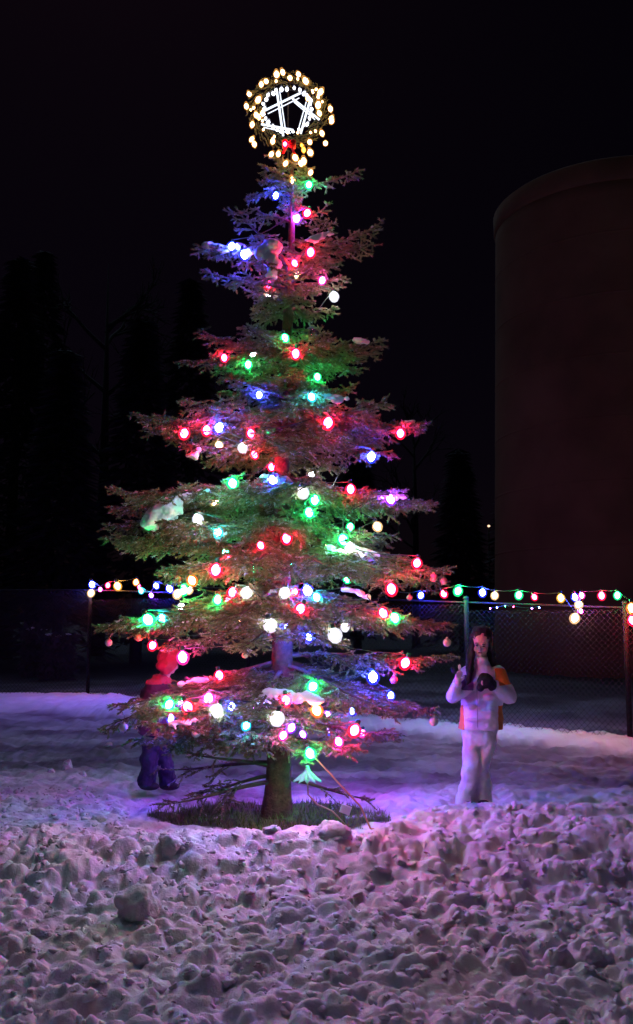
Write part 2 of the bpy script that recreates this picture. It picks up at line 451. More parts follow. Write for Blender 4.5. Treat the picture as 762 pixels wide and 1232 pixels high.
def make_branch(az, zatt, ztip, Rr, dens=1.0, bare=0.0, droop=0.0, seed=0, tipup=.0, tipworld=None, start=.10, fat=1.0, acc=None):
    rr = np.random.default_rng(seed)
    A = np.array(axis_at(zatt)); 
    if tipworld is not None: Bt = np.array(tipworld)
    else:
        Bt = np.array([A[0] + math.cos(az) * Rr, A[1] + math.sin(az) * Rr, ztip])
    out = Bt - A; flat = np.array([out[0], out[1], 0]); fl = np.linalg.norm(flat); fd = flat / max(fl, 1e-6)
    side = np.array([-fd[1], fd[0], 0])
    wob = side * rr.normal() * .06 * fl
    P1 = A + out * .33 + np.array([0, 0, .05 * fl - droop * .2]) + wob
    P2 = A + out * .68 + np.array([0, 0, -.03 * fl - droop]) - wob * .5 - np.array([0, 0, tipup])
    def pt(t): return qbez(A, P1, P2, Bt, t)
    L = np.linalg.norm(out)
    K = 12; path = [pt(i / K) for i in range(K + 1)]
    r0 = .010 + .009 * L
    wood = MB() if acc is None else acc['wood']
    wood.tube([Vector(p) + inv for p in path], [r0 * (1 - i / K) + .0025 for i in range(K + 1)], 6)
    segs = []
    nlat = int(L / .068) + 3
    for j in range(nlat):
        t = start + (1 - start) * (j + rr.random() * .6) / nlat
        if t >= .995: t = .99
        if rr.random() < bare: continue
        for sgn in ((-1, 1) if rr.random() < .8 else (rr.choice([-1, 1]),)):
            p = pt(t); tan = pt(min(1, t + .03)) - pt(t - .03); tan /= np.linalg.norm(tan)
            ll = (.06 + .40 * fat * L ** .8 * (1 - t) ** .75 * min(1, (t - start * .5) * 4)) * rr.uniform(.6, 1.12)
            ang = R(rr.uniform(40, 62))
            sd = np.cross(tan, [0, 0, 1]); sd /= np.linalg.norm(sd)
            d = tan * math.cos(ang) + sd * sgn * math.sin(ang); d[2] += rr.uniform(-.42, .22); d /= np.linalg.norm(d)
            e = p + d * ll + np.array([0, 0, -.10 * ll])
            mid = p + d * ll * .5 + np.array([0, 0, .02 * ll])
            wood.tube([Vector(p) + inv, Vector(mid) + inv, Vector(e) + inv], [.004, .003, .0015], 4, cap=False)
            segs.append((mid if rr.random() < .3 else p + d * ll * .15, mid)) if False else None
            segs.append((p + d * min(.02, ll * .2), mid)); segs.append((mid, e))
            nt_ = int(ll / .055)
            for q in range(nt_):
                u = (q + .6 + rr.random() * .5) / (nt_ + .5)
                if u > .97: continue
                b = p + (e - p) * u
                l3 = (.045 + .38 * ll * (1 - u) ** .8) * rr.uniform(.6, 1.2); l3 = min(l3, .16)
                for s2 in (-1, 1):
                    if rr.random() > .84 * dens: continue
                    a3 = R(rr.uniform(38, 60)); s3 = np.cross(d, [0, 0, 1]); s3 /= np.linalg.norm(s3)
                    d3 = d * math.cos(a3) + s3 * s2 * math.sin(a3); d3[2] += rr.uniform(-.60, .35); d3 /= np.linalg.norm(d3)
                    segs.append((b, b + d3 * l3))
    segs.append((pt(.8), pt(.9))); segs.append((pt(.9), pt(1.0)))
    wo = wood.build('branch', TWIG, tree) if acc is None else None
    if segs:
        Tn, idx = needles(segs, 620 * max(dens, .7), .025, .0042)
        m = len(Tn)
        ALLN.append(Tn[:, 2, :].copy())
        V = Tn.reshape(-1, 3) + np.array(inv)
        sv = rng.uniform(.7, 1.35, len(segs))[idx]
        hue = rng.random(len(segs))[idx]
        c = np.stack([.165 + .07 * hue, .225 - .02 * hue, .10 + .015 * hue], -1) * sv[:, None] * rng.uniform(.8, 1.2, m)[:, None]
        frost = rng.random(m) < np.where(rng.random(len(segs))[idx] < .09, .55, .03)
        c[frost] = (.5, .52, .55)
        # (each needle is tinted whole: three loops share a colour)
        c = np.repeat(c, 3, 0)
        if acc is None: needle_mesh(V, c, wo)
        else: acc['V'].append(V); acc['c'].append(c)
    return wo

# tiers: (py of the tip level, px of left tip, px of right tip, py where attached, count, density)
TIERS = [
    (222, 326, 372, 232, 4, 1.0),
    (248, 308, 394, 262, 4, .9),
    (290, 232, 448, 318, 6, .9),
    (335, 246, 414, 348, 6, .95),
    (365, 290, 400, 372, 5, 1.0),
    (425, 209, 460, 436, 8, 1.0),
    (462, 262, 425, 468, 6, 1.0),
    (507, 162, 508, 508, 9, 1.0),
    (545, 222, 470, 540, 7, 1.0),
    (603, 128, 527, 588, 9, 1.0),
    (646, 130, 478, 630, 8, 1.0),
    (690, 182, 542, 664, 9, 1.0),
    (748, 112, 543, 712, 10, 1.0),
    (772, 200, 420, 742, 6, .9),
    (850, 140, 520, 800, 9, .9),
]
sd = 100
for ti, (py, lx, rx, pa, cnt, dn) in enumerate(TIERS):
    sd += 50
    A = axis_at(tz(pa)); zt = tz(py)
    RL = A.x - P(lx, py, TY).x; RR = P(rx, py, TY).x - A.x
    ph = rng.uniform(-.2, .2)
    for k in range(cnt):
        az = 2 * math.pi * k / cnt + (math.pi if k == 0 and False else 0) + ph
        if k: az += rng.uniform(-.18, .18)
        # k=0 points right, the one nearest pi points left
        c = math.cos(az); wgt = (1 - c) / 2
        Rr = RL * wgt + RR * (1 - wgt)
        j = 1.0 if abs(c) > .93 else rng.uniform(.78, .98)
        make_branch(az, acc=REAR if math.sin(az) > .45 else None, zatt=tz(pa) + rng.uniform(-.05, .05), ztip=zt + rng.uniform(-.05, .05), Rr=Rr * j, dens=dn, seed=sd + k, fat=.5 if ti < 2 else .6 if ti < 4 else .8 if ti < 7 else 1.0,
                    droop=rng.uniform(0, .05) * (1 if ti > 5 else .2), tipup=rng.uniform(0, .05))
# sprigs and limbs seen one by one
for k, (ax, tx, ty, Yt, dn, dr) in enumerate([
        (232, 432, 205, TY, .9, .02),        # thin sprig curving up to the right at the top
        (320, 461, 266, TY - .1, 1, .04), (300, 240, 300, TY - .1, 1, .02),
        (432, 461, 410, TY - .12, 1, .0), (598, 520, 604, TY - .25, 1, .0), (505, 510, 512, TY - .2, 1, .0), (600, 130, 632, TY - .15, 1, .0), (660, 150, 655, TY - .1, 1, .0),
        (640, 538, 686, TY - .2, 1, .02),
        (790, 543, 788, TY - .1, 1, .03), (795, 126, 874, TY - .25, .8, -.03),
        (880, 156, 890, TY - .35, .9, .0), (872, 480, 884, TY - .3, .9, .0),
        (215, 300, 238, TY, 1, .03), (205, 340, 196, TY - .05, 1, 0), (200, 372, 205, TY - .04, 1, 0), (214, 316, 202, TY - .04, 1, 0), (218, 318, 219, TY - .06, 1, 0), (212, 376, 214, TY - .05, 1, 0), (206, 330, 186, TY + .02, 1, 0),
        (880, 300, 886, TY - .7, .8, .0), (885, 285, 893, TY - .6, 1, .0), (896, 245, 893, TY - .5, 1, .02), (885, 170, 868, TY - .55, 1, .0),
        (868, 160, 852, TY - .6, 1, .0), (886, 430, 900, TY - .5, 1, .02)]):
    make_branch(0, tz(ax), 0, 0, dn, seed=900 + k, droop=dr, tipworld=P(tx, ty, Yt), fat=.12 if k == 0 else .5 if ax < 330 else .9, start=.3 if k == 0 else .10)
# nearly bare lowest boughs
for k, (ax, tx, ty, Yt) in enumerate([(925, 215, 902, TY - .3), (940, 190, 968, TY - .5), (932, 228, 955, TY - .15), (918, 190, 925, TY + .3), (935, 450, 962, TY + .3)]):
    make_branch(0, tz(ax), 0, 0, .35, bare=.72, seed=950 + k, droop=.02, tipworld=P(tx, ty, Yt), start=.35)
for k in range(64):
    py = rng.uniform(330, 765) if k % 9 else rng.uniform(800, 900); a = rng.uniform(0, 6.28); zz = tz(py); ln = (.14 + .30 * (py - 235) / 530) * rng.uniform(.7, 1.2)
    make_branch(a, zz, zz + rng.uniform(-.10, .06), ln, .9, seed=1200 + k, acc=INNER, fat=1.1)
for nm, ac in (('rear_boughs', REAR), ('inner_twigs', INNER)):
    wo = tag(ac['wood'].build(nm, TWIG, tree), kind='stuff'); needle_mesh(np.concatenate(ac['V']), np.concatenate(ac['c']), wo)
NP_ = np.concatenate(ALLN); NPX, NPY = project(NP_)

def front(px, py, r=9, q=6, default=None):
    """distance of the foremost twigs near that spot"""
    for rad in (r, r * 2, r * 4, r * 8):
        k = (np.abs(NPX - px) < rad) & (np.abs(NPY - py) < rad)
        if k.sum() > 40:
            return float(np.percentile(NP_[k][:, 1], q))
    return default or TY - .3

# ------------------------------------------------------------------ bulbs
HUE = {'red': (1, .012, .06), 'pink': (1, .04, .42), 'blue': (.035, .05, 1), 'purple': (.28, .04, 1), 'green': (.02, 1, .26), 'cyan': (.03, .62, .85),
       'white': (.86, .84, 1), 'warm': (1, .60, .30), 'amber': (1, .42, .06), 'orange': (1, .20, .04)}
POW = {'red': 440, 'pink': 460, 'blue': 1150, 'purple': 760, 'green': 420, 'cyan': 420, 'white': 150, 'warm': 80, 'amber': 200, 'orange': 200}
CORE = {k: emis('filament_' + k, HUE[k], POW[k]) for k in HUE}
CORE_SOFT = {k: emis('soft_filament_' + k, HUE[k], POW[k] * 1.0) for k in HUE}
SHELL = {k: shellmat('glass_' + k, HUE[k], 1.7, .38) for k in HUE}
def bulb_meshes(s=1.0):
    a = MB(); a.lathe([(.004, -.034), (.016, -.026), (.024, -.008), (.023, .008), (.014, .022), (.003, .028)], n=8)
    b = MB(); b.lathe([(.004, -.052), (.024, -.044), (.039, -.020), (.041, .000), (.033, .020), (.017, .032), (.012, .036)], n=16)
    c = MB(); c.lathe([(.013, .034), (.014, .036), (.014, .060), (.009, .064)], n=10)
    return a.mesh('filament'), b.mesh('bulb'), c.mesh('socket')
FM, BM_, SM, FS = {}, {}, {}, {}
for k in HUE:
    f_, b_, s_ = bulb_meshes()
    for m_ in (f_, b_, s_): m_.polygons.foreach_set('use_smooth', np.ones(len(m_.polygons), dtype=bool))
    f_.materials.append(CORE[k]); b_.materials.append(SHELL[k]); s_.materials.append(SOCKET)
    FM[k], BM_[k], SM[k] = f_, b_, s_; FS[k] = f_.copy(); FS[k].materials.clear(); FS[k].materials.append(CORE_SOFT[k])
def bulb(parent, origin, p, col, s=1.0, down=True, soft=False):
    """glass part with its filament and socket below it"""
    b = bpy.data.objects.new('bulb', BM_[col]); COL.objects.link(b); b.parent = parent
    b.location = Vector(p) - Vector(origin); b.scale = (s, s, s)
    b.rotation_euler = (rng.uniform(-.5, .5) + (0 if down else math.pi), rng.uniform(-.5, .5), 0)
    for nm, mm in (('filament', (FS if soft else FM)[col]), ('socket', SM[col])):
        c = bpy.data.objects.new(nm, mm); COL.objects.link(c); c.parent = b
    return Vector(p) + Vector((0, 0, .05 * s))

def cord_through(pts, r, name, m, parent, origin, sag=.04, push=None):
    mb = MB(); path = []
    for i in range(len(pts) - 1):
        a, b = Vector(pts[i]), Vector(pts[i + 1])
        for k in range(6):
            t = k / 6; q = a.lerp(b, t); q.z -= sag * 4 * t * (1 - t) * min(1, (b - a).length)
            if push is not None:
                q = push(q, math.sin(math.pi * t))
            path.append(q - Vector(origin))
    path.append(Vector(pts[-1]) - Vector(origin))
    mb.tube(path, r, 5)
    return mb.build(name, m, parent)

def pin(q, s):
    """the cord runs deeper inside the crown between two bulbs"""
    ax = axis_at(min(max(q.z, .1), top_z)); f = 1 - .22 * s
    return Vector((ax.x + (q.x - ax.x) * f, ax.y + (q.y - ax.y) * f, q.z))

UP = [(332, 235, 'blue'), (372, 222, 'green'), (357, 262, 'purple'), (370, 256, 'red'), (279, 296, 'blue'), (294, 306, 'blue'), (374, 303, 'pink'), (374, 303, 'red'),
      (402, 356, 'white'), (388, 337, 'pink'), (343, 406, 'green'), (356, 425, 'red'), (270, 430, 'red'), (382, 453, 'green'), (312, 475, 'blue'), (375, 477, 'cyan')]
MID = [(222, 521, 'red'), (249, 517, 'red'), (264, 514, 'blue'), (302, 521, 'red'), (292, 538, 'white'), (395, 508, 'red'), (482, 521, 'red'), (447, 549, 'blue'),
       (280, 581, 'green'), (238, 624, 'white'), (180, 628, 'green'), (365, 592, 'white'), (379, 601, 'green'), (372, 616, 'green'), (422, 588, 'red'), (454, 633, 'warm'),
       (345, 647, 'red'), (413, 649, 'green'), (421, 657, 'white'), (502, 677, 'red'), (260, 685, 'red'), (328, 577, 'blue'), (470, 600, 'purple'), (262, 640, 'cyan')]
LOW = [(231, 698, 'orange'), (221, 709, 'green'), (214, 714, 'warm'), (262, 721, 'green'), (297, 712, 'white'), (280, 712, 'red'), (325, 751, 'white'),
       (184, 776, 'red'), (178, 745, 'green'), (195, 744, 'cyan'), (343, 712, 'white'), (370, 710, 'blue'), (381, 718, 'cyan'), (362, 732, 'red'), (403, 763, 'white'),
       (471, 708, 'red'), (461, 737, 'red'), (475, 743, 'green'), (488, 797, 'red'), (449, 814, 'blue'), (377, 825, 'green'), (427, 878, 'red'),
       (334, 863, 'white'), (381, 854, 'orange'), (344, 842, 'red'), (204, 847, 'green'), (226, 850, 'red'), (251, 840, 'pink'), (261, 854, 'white'), (220, 790, 'pink'),
       (264, 812, 'red')]
def tree_string(items, hidden, label, lo):
    pts = []
    for (px, py, c) in items:
        Yb = front(px, py) - .018
        if c in ('cyan', 'purple') or (px, py, c) in ((328, 577, 'blue'), (264, 812, 'red'), (302, 521, 'red'), (344, 842, 'red')): Yb += .05
        pts.append((P(px, py, Yb), c, (1.12 if py > 480 else .95) * rng.uniform(.85, 1.15)))
    for (dz0, dz1, cnt, cols, fr) in hidden:
        for k in range(cnt):
            z = tz(rng.uniform(dz0, dz1)); a = rng.uniform(0, 2 * math.pi)
            zz = (tz(190) - z) / (tz(190) - tz(860)); rad = fr * (.25 + 1.0 * zz) * rng.uniform(.5, 1)
            ax = axis_at(z); pts.append((Vector((ax.x + math.cos(a) * rad, ax.y + abs(math.sin(a)) * rad * ((1 if k % 3 else -.4) if dz0 < 800 else (-.75 if k % 2 else .8)), z)), cols[k % len(cols)], .9))
    # wind round the tree by height and angle
    def key(e):
        p = e[0]; ax = axis_at(p.z); ang = math.atan2(p.y - ax.y, p.x - ax.x) % (2 * math.pi)
        return round(p.z / .32) * 10 - ang
    pts.sort(key=key, reverse=True)
    o = Vector((axis_at(tz(lo)).x, TY, tz(lo)))
    root = empty('light_string', o, label, 'string lights', 'bulb strings wound round the spruce')
    tops = [bulb(root, o, p, c, s, soft=p.z > tz(700)) for p, c, s in pts]
    cord_through(tops, .0042, 'cord', CORD, root, o, .03, pin)
    return root
tree_string(UP, [(250, 470, 7, ['red', 'white', 'green', 'warm'], .7)], 'string of coloured bulbs wound round the narrow upper third of the spruce', 470)
tree_string(MID, [(510, 690, 14, ['red', 'white', 'green', 'warm', 'white', 'green'], .75)], 'string of coloured bulbs wound round the middle tiers of the spruce', 690)
tree_string(LOW, [(650, 770, 16, ['red', 'green', 'warm', 'blue', 'green', 'white'], .8), (835, 900, 16, ['purple', 'blue', 'pink', 'cyan', 'blue', 'purple', 'pink'], .85)], 'string of coloured bulbs wound round the widest lowest tiers of the spruce', 890)  # the low hidden bulbs are added to throw colour on the snow crest

# ------------------------------------------------------------------ wreath, star and bow at the top
TS = 7.22 / F
def wp(zx, zy, Y=TY - .05): return P(270 + zx / 4.7625, 70 + zy / 4.7625, Y)
wc = wp(365, 300)
wreath = empty('wreath', wc, 'round evergreen wreath of warm white bulbs crowning the top of the spruce', 'wreath')
mb = MB(); rg = .0
segs = []
for k in range(320):
    a = 2 * math.pi * k / 320 + rng.uniform(-.03, .03); rr_ = .262 + rng.uniform(-.05, .06)
    c = np.array([rr_ * math.cos(a), rng.uniform(-.03, .03), rr_ * math.sin(a) * 1.02])
    d = np.array([math.cos(a + 1.2), rng.uniform(-.6, .6), math.sin(a + 1.2)]) * .05
    segs.append((c, c + d * rng.uniform(.7, 1.4)))
Tn, idx = needles(segs, 500, .02, .0026)
me = mesh_np('foliage', Tn.reshape(-1, 3), np.arange(len(Tn) * 3).reshape(-1, 3))
at = me.attributes.new('tint', 'FLOAT_COLOR', 'POINT'); at.data.foreach_set('color', np.tile(np.array([.11, .12, .06, 1], dtype=np.float32), len(Tn) * 3))
link('foliage', me, NEEDLE, wreath)
mb.tube([Vector((.262 * math.cos(t * math.pi / 24), 0.03, .267 * math.sin(t * math.pi / 24))) for t in range(49)], .006, 6); mb.build('ring_frame', METAL, wreath)
mb = MB(); mb.tube([(0, .05, -.62), (0, .05, .27)], .008, 6); mb.build('stake', METAL, wreath)
mats_mini = {'mini_warm': emis('mini_warm', (1, .50, .20), 45), 'mini_white': emis('mini_white', (.9, .92, 1), 20), 'mini_orange': emis('mini_orange', (1, .35, .03), 20)}
glass_mini = {'mini_warm': shellmat('mini_glass_warm', (1, .42, .10), .8, .45), 'mini_white': shellmat('mini_glass_white', (.7, .72, .9), .7, .4), 'mini_orange': shellmat('mini_glass_orange', (1, .35, .04), .9, .5)}
mini_f, mini_g = {}, {}
for k in mats_mini:
    a = MB(); a.lathe([(.002, -.016), (.010, -.008), (.011, .004), (.004, .014)], n=8); mini_f[k] = a.mesh('filament'); mini_f[k].materials.append(mats_mini[k])
    a = MB(); a.lathe([(.003, -.024), (.013, -.014), (.017, .002), (.011, .016), (.006, .026)], n=12); mini_g[k] = a.mesh('bulb'); mini_g[k].materials.append(glass_mini[k])
def mini(parent, origin, p, kind, s=1.0):
    b = bpy.data.objects.new('bulb', mini_g[kind]); COL.objects.link(b); b.parent = parent; b.location = Vector(p) - Vector(origin)
    b.scale = (s, s, s); b.rotation_euler = (rng.uniform(-.6, .6), rng.uniform(-.6, .6), 0)
    c = bpy.data.objects.new('filament', mini_f[kind]); COL.objects.link(c); c.parent = b
WB = [(300, 92), (335, 80), (425, 92), (377, 113), (466, 130), (240, 132), (212, 150), (143, 205), (195, 238), (127, 275), (183, 325), (160, 380), (552, 193), (608, 290), (613, 345),
      (616, 362), (538, 268), (545, 315), (560, 430), (580, 487), (493, 540), (278, 475), (172, 492), (158, 465), (407, 570), (352, 603), (438, 603), (495, 655), (392, 700),
      (270, 550), (310, 548), (480, 230), (455, 590), (220, 315), (490, 480)]
for i, (zx, zy) in enumerate(WB):
    mini(wreath, wc, wp(zx, zy, TY - .05 - rng.uniform(.03, .09)), 'mini_warm', 1.45 if i % 4 else 1.8)
for k in range(26):
    a = rng.uniform(0, 6.28); q = .262 + rng.uniform(-.04, .05); mini(wreath, wc, wc + Vector((q * math.cos(a), -rng.uniform(.0, .06), q * math.sin(a))), 'mini_warm', rng.uniform(.6, .95))
mini(wreath, wc, wp(455, 525, TY - .14), 'mini_orange', 1.3); mini(wreath, wc, wp(445, 500, TY - .12), 'mini_orange', 1.0)

sc_ = wp(365, 300, TY - .09)
star = empty('star_topper', sc_, 'glowing white five pointed star inside a white ring, set in the middle of the wreath', 'star topper')
ROPE = emis('rope_light', (.80, .86, 1), 1.6)
lines = [((232, 300), (440, 198)), ((300, 178), (338, 445)), ((392, 232), (545, 352)), ((492, 238), (438, 432)), ((212, 378), (395, 412)), ((250, 318), (430, 228)), ((318, 190), (352, 420)), ((226, 396), (380, 430)), ((470, 250), (420, 425)), ((400, 252), (520, 352))]
for k, (a, b) in enumerate(lines):
    mb = MB(); rd = .0092 if k < 5 else .0045; mb.tube([wp(*a, TY - .09) - sc_, wp((a[0] + b[0]) / 2, (a[1] + b[1]) / 2, TY - .10) - sc_, wp(*b, TY - .09) - sc_], rd, 8); mb.build('lit_arm', ROPE, star)
mb = MB(); rr_ = 148 / 4.7625 * TS
mb.tube([Vector((rr_ * math.cos(t * math.pi / 24), .012, rr_ * .93 * math.sin(t * math.pi / 24))) for t in range(49)], .005, 6); mb.build('ring_frame', METAL, star)
for k in range(28):
    a = 2 * math.pi * k / 28 + rng.uniform(-.06, .06); q = rr_ * rng.uniform(.93, 1.05)
    mini(star, Vector((0, 0, 0)), Vector((q * math.cos(a), -.02, q * .93 * math.sin(a))), 'mini_white', rng.uniform(.75, 1.25))
# red bow at the foot of the wreath
bp_ = wp(370, 495, TY - .17)
bow = empty('ribbon_bow', bp_, 'small red ribbon bow tied at the foot of the lit wreath', 'bow')
RED = mat('red_ribbon', (.75, .015, .02), .35)
for sgn in (-1, 1):
    mb = MB()
    for k in range(13):
        pass
    loop = [Vector((sgn * (.055 * math.sin(t) * (1.0)), -.012 * math.cos(t * 2), .030 * math.sin(t * 2) * .6 + .008 * math.sin(t))) for t in np.linspace(0, math.pi, 14)]
    V = []; Fc = []
    for k, q in enumerate(loop):
        w = .013 + .010 * math.sin(math.pi * k / 13); V += [q + Vector((0, -.01, w)), q + Vector((0, .012, -w))]
    Fc = [(2 * k, 2 * k + 1, 2 * k + 3, 2 * k + 2) for k in range(13)]
    mb.add(V, Fc); o = mb.build('loop', RED, bow); m_ = o.modifiers.new('s', 'SOLIDIFY'); m_.thickness = .003
    mb = MB(); V = []
    for k in range(8):
        q = Vector((sgn * (.008 + .006 * k), -.01 * math.sin(k * .8), -.011 * k)); V += [q + Vector((-.011, 0, 0)), q + Vector((.011, .004, 0))]
    mb.add(V, [(2 * k, 2 * k + 1, 2 * k + 3, 2 * k + 2) for k in range(7)]); o = mb.build('tail', RED, bow); m_ = o.modifiers.new('s', 'SOLIDIFY'); m_.thickness = .003
mb = MB(); mb.ell((0, -.008, 0), (.015, .014, .017)); mb.build('knot', RED, bow)
b = bpy.data.objects.new('bulb', BM_['red']); COL.objects.link(b); b.parent = bow; b.location = (-.03, -.03, -.01); b.scale = (.55,) * 3
c = bpy.data.objects.new('filament', FM['red']); COL.objects.link(c); c.parent = b

# ------------------------------------------------------------------ snow left on the boughs
def clump(pts, label, seed, voxel=.010, dy=-.005, disp=.020):
    """pts: (px, py, radius in m); the clump lies along them"""
    Yc = front(pts[0][0], pts[0][1], 12, 20) + dy
    c = P(pts[0][0], pts[0][1], Yc); mb = MB(); prev = None
    for (px, py, r) in pts:
        q = P(px, py, Yc) - c
        r = r * 1.22; mb.ell(q, (r * 1.15, r * 1.25, r * .8))
        for _ in range(3): mb.ell(q + Vector((rng.normal() * r * .6, rng.normal() * r * .7, -abs(rng.normal()) * r * .35)), (r * .6, r * .6, r * .4))
        if prev is not None:
            for t in (.33, .66): mb.ell(prev[0].lerp(q, t), ((r + prev[1]) * .55, (r + prev[1]) * .6, (r + prev[1]) * .4))
        prev = (q, r)
    me = mb.remesh(voxel, 2, disp, 12.0)
    o = link('snow_clump', me, SNOW, smooth=True); o.location = c
    tag(o, label, 'snow clump', 'clumps of snow resting on the spruce boughs')
clump([(328, 296, .06), (318, 304, .055), (330, 318, .045), (326, 330, .03)], 'large hanging snow clump near the top, left of the bright pink bulb', 1)
clump([(262, 297, .03), (250, 295, .028), (272, 300, .025)], 'pale snow clump out on the left tip of an upper bough', 2)
clump([(297, 302, .028), (288, 296, .026)], 'small blue lit snow clump between the left tip and the large hanging clump', 3)
clump([(375, 288, .028), (388, 283, .03), (398, 280, .015)], 'magenta lit snow wedge just above the bright pink bulb', 4)
clump([(404, 480, .035), (388, 477, .03), (418, 479, .018)], 'green lit flat snow clump below the hanging green bulb', 5)
clump([(204, 606, .055), (216, 598, .045), (208, 616, .045), (194, 614, .055), (198, 623, .035), (184, 622, .050), (178, 630, .042), (224, 594, .03), (190, 630, .03)], 'biggest sloping snow clump, green at its lower end, on a left bough', 6)
clump([(332, 577, .035), (320, 575, .03), (344, 576, .03)], 'blue lit snow clump on the middle of the tree beside the trunk line', 7)
clump([(396, 660, .035), (398, 670, .03), (410, 664, .03)], 'pink snow clump hanging over the bough below the paired green and white bulbs', 8)
clump([(426, 661, .032), (440, 666, .048), (447, 670, .042)], 'rounded lilac snow ball on a right bough next to the pink clump', 9)
clump([(470, 598, .025), (455, 597, .022), (487, 597, .025)], 'long purple lit snow strip on a right bough beyond the red bulb', 10)
clump([(345, 838, .055), (325, 836, .045), (312, 842, .025), (365, 838, .045), (380, 842, .03)], 'wide snow saddle glowing red on the lowest tier in front of the trunk', 11)
clump([(235, 819, .028), (248, 817, .025), (218, 823, .02)], 'thin blue white snow strip on the low left bough in front of the child', 12)
clump([(220, 868, .026), (207, 871, .022), (236, 866, .02)], 'pale green lit snow strip under the low left bough', 13)
clump([(484, 510, .022), (498, 506, .02)], 'lilac snow patch on the right tip above the red tip bulb', 14)
clump([(232, 548, .028), (240, 540, .022)], 'pink snow patch hanging below the red bulbs on the left', 15)
clump([(238, 592, .018), (250, 589, .018)], 'small pink snow streak left of the upright green bulb', 16)
clump([(427, 409, .022), (443, 411, .018)], 'grey snow streak out on a right bough beside the clear glass ball', 17)
clump([(268, 641, .02), (256, 643, .015)], 'cyan lit snow patch just right of and below the white bulb', 18)
clump([(430, 712, .024), (417, 709, .022), (442, 718, .018)], 'red lit curled snow strip on the right of the wide lower tier', 19)
clump([(232, 744, .02), (222, 748, .017)], 'bluish snow patch on the wide lower left tier, right of the green bulb', 20)

# ------------------------------------------------------------------ baubles
def glassmat(name, base, rough=.12, trans=0.0): 
    m = mat(name, base, rough, trans=trans); return m
BA = {'pearl': glassmat('pearl_bauble', (.62, .50, .48), .22), 'pink': glassmat('pink_bauble', (.70, .22, .30), .2), 'silver': glassmat('silver_bauble', (.62, .66, .68), .15),
      'clear': glassmat('clear_bauble', (.85, .9, 1.0), .04, trans=.9), 'gold': glassmat('gold_bauble', (.55, .38, .2), .25), 'teal': glassmat('teal_bauble', (.4, .6, .62), .15)}
def bauble(px, py, r, kind, label, Yb=None):
    Yb = Yb or front(px, py - 12, 12, 30)
    c = P(px, py, Yb); root = empty('bauble', c, label, 'bauble', 'baubles hung on the spruce')
    mb = MB(); mb.ell((0, 0, 0), (r, r, r), n=24, m=16); mb.build('ball', BA[kind], root)
    mb = MB(); mb.lathe([(r * .25, 0), (r * .27, .002), (r * .27, .010), (r * .1, .012)], (0, 0, r * .96), n=10); mb.build('cap', GOLDCAP, root)
    mb = MB(); mb.tube([(0, 0, r + .008), (.004, 0, r + .03), (0, .01, r + .06)], .0012, 4); mb.build('hanger', CORD, root)
bauble(376, 401, .058, 'clear', 'large clear glass ball near the top beside a green bulb')
bauble(131, 773, .030, 'pearl', 'pearly bauble under the far left tip of the wide tier')
bauble(167, 767, .030, 'gold', 'gold bauble just left of the big red bulb above the child')
bauble(149, 875, .030, 'silver', 'silver green bauble hanging from the lowest left tip, left of the child')
bauble(219, 876, .030, 'gold', 'greenish gold bauble under the low bough, in front of the child\'s hip')
bauble(236, 882, .034, 'teal', 'bluish glass bauble hanging just right of the child\'s hip')
bauble(295, 788, .026, 'gold', 'dull gold bauble in the dark gap left of the trunk')
bauble(522, 695, .032, 'pink', 'upper left one of the two pink baubles side by side at a right tip')
bauble(534, 699, .030, 'pink', 'lower right one of the two pink baubles side by side at a right tip')
bauble(538, 773, .033, 'pearl', 'pearly bauble hanging below the wide tier\'s right tip, nearest the girl\'s head')
bauble(474, 818, .030, 'pink', 'pink bauble below the red bulb on the lower right tier')
bauble(522, 868, .034, 'pearl', 'pearly bauble at the lowest right tip, left of the girl\'s waist')
bauble(468, 860, .024, 'silver', 'small silvery bauble under the lowest right bough')
bauble(493, 719, .024, 'pink', 'small pink bauble between a red and a blue bulb at the right')
bauble(420, 692, .026, 'silver', 'dull silver bauble on the wide tier below the rounded snow ball')
bauble(325, 768, .022, 'gold', 'tiny gold bauble at the trunk under a white bulb')

# ------------------------------------------------------------------ green plug lamp, stake star and power cords at the foot
gp = P(373, 906, TY - .42)
ls = empty('lamp_end', gp, 'bright green bulb hanging alone below the lowest bough beside the trunk', 'string lights end')
bulb(ls, gp, gp, 'green', 1.15, soft=True)
cord_through([gp + Vector((0, 0, .055)), P(371, 882, TY - .38), P(368, 866, TY - .34)], .003, 'cord', CORD, ls, gp, 0)
fp = P(370, 934, TY - .42)
fl_ = empty('cord_cover', fp, 'green lit flower shaped plastic cover hanging under the lone green bulb', 'plug cover')
GP = mat('green_plastic', (.10, .60, .32), .4)
V = []; nn = 20
mb = MB()
for ring, (r, z) in enumerate([(.012, .055), (.022, .035), (.055, .0), (.085, -.022)]):
    for k in range(nn):
        a = 2 * math.pi * k / nn; rr_ = r * (1 + (.28 if ring == 3 else .1 if ring == 2 else 0) * (1 if k % 2 else -1)); zz = z - (.018 if ring == 3 and k % 2 else 0)
        V.append(Vector((rr_ * math.cos(a), rr_ * math.sin(a) * .8, zz)))
mb.add(V, [(i * nn + k, i * nn + (k + 1) % nn, (i + 1) * nn + (k + 1) % nn, (i + 1) * nn + k) for i in range(3) for k in range(nn)])
o = mb.build('bell', GP, fl_, smooth=False); m_ = o.modifiers.new('s', 'SOLIDIFY'); m_.thickness = .004
mb = MB(); mb.tube([(0, 0, -.02), (0, 0, .075)], .012, 8); mb.build('plug', GP, fl_)
def gp_(px, py, dz=.02, Y=None):
    Y = Y or 1.47 * F / (py - 745); q = P(px, py, Y); return Vector((q.x, q.y, gz(q.x, q.y) + dz))
pc = gp_(445, 986)
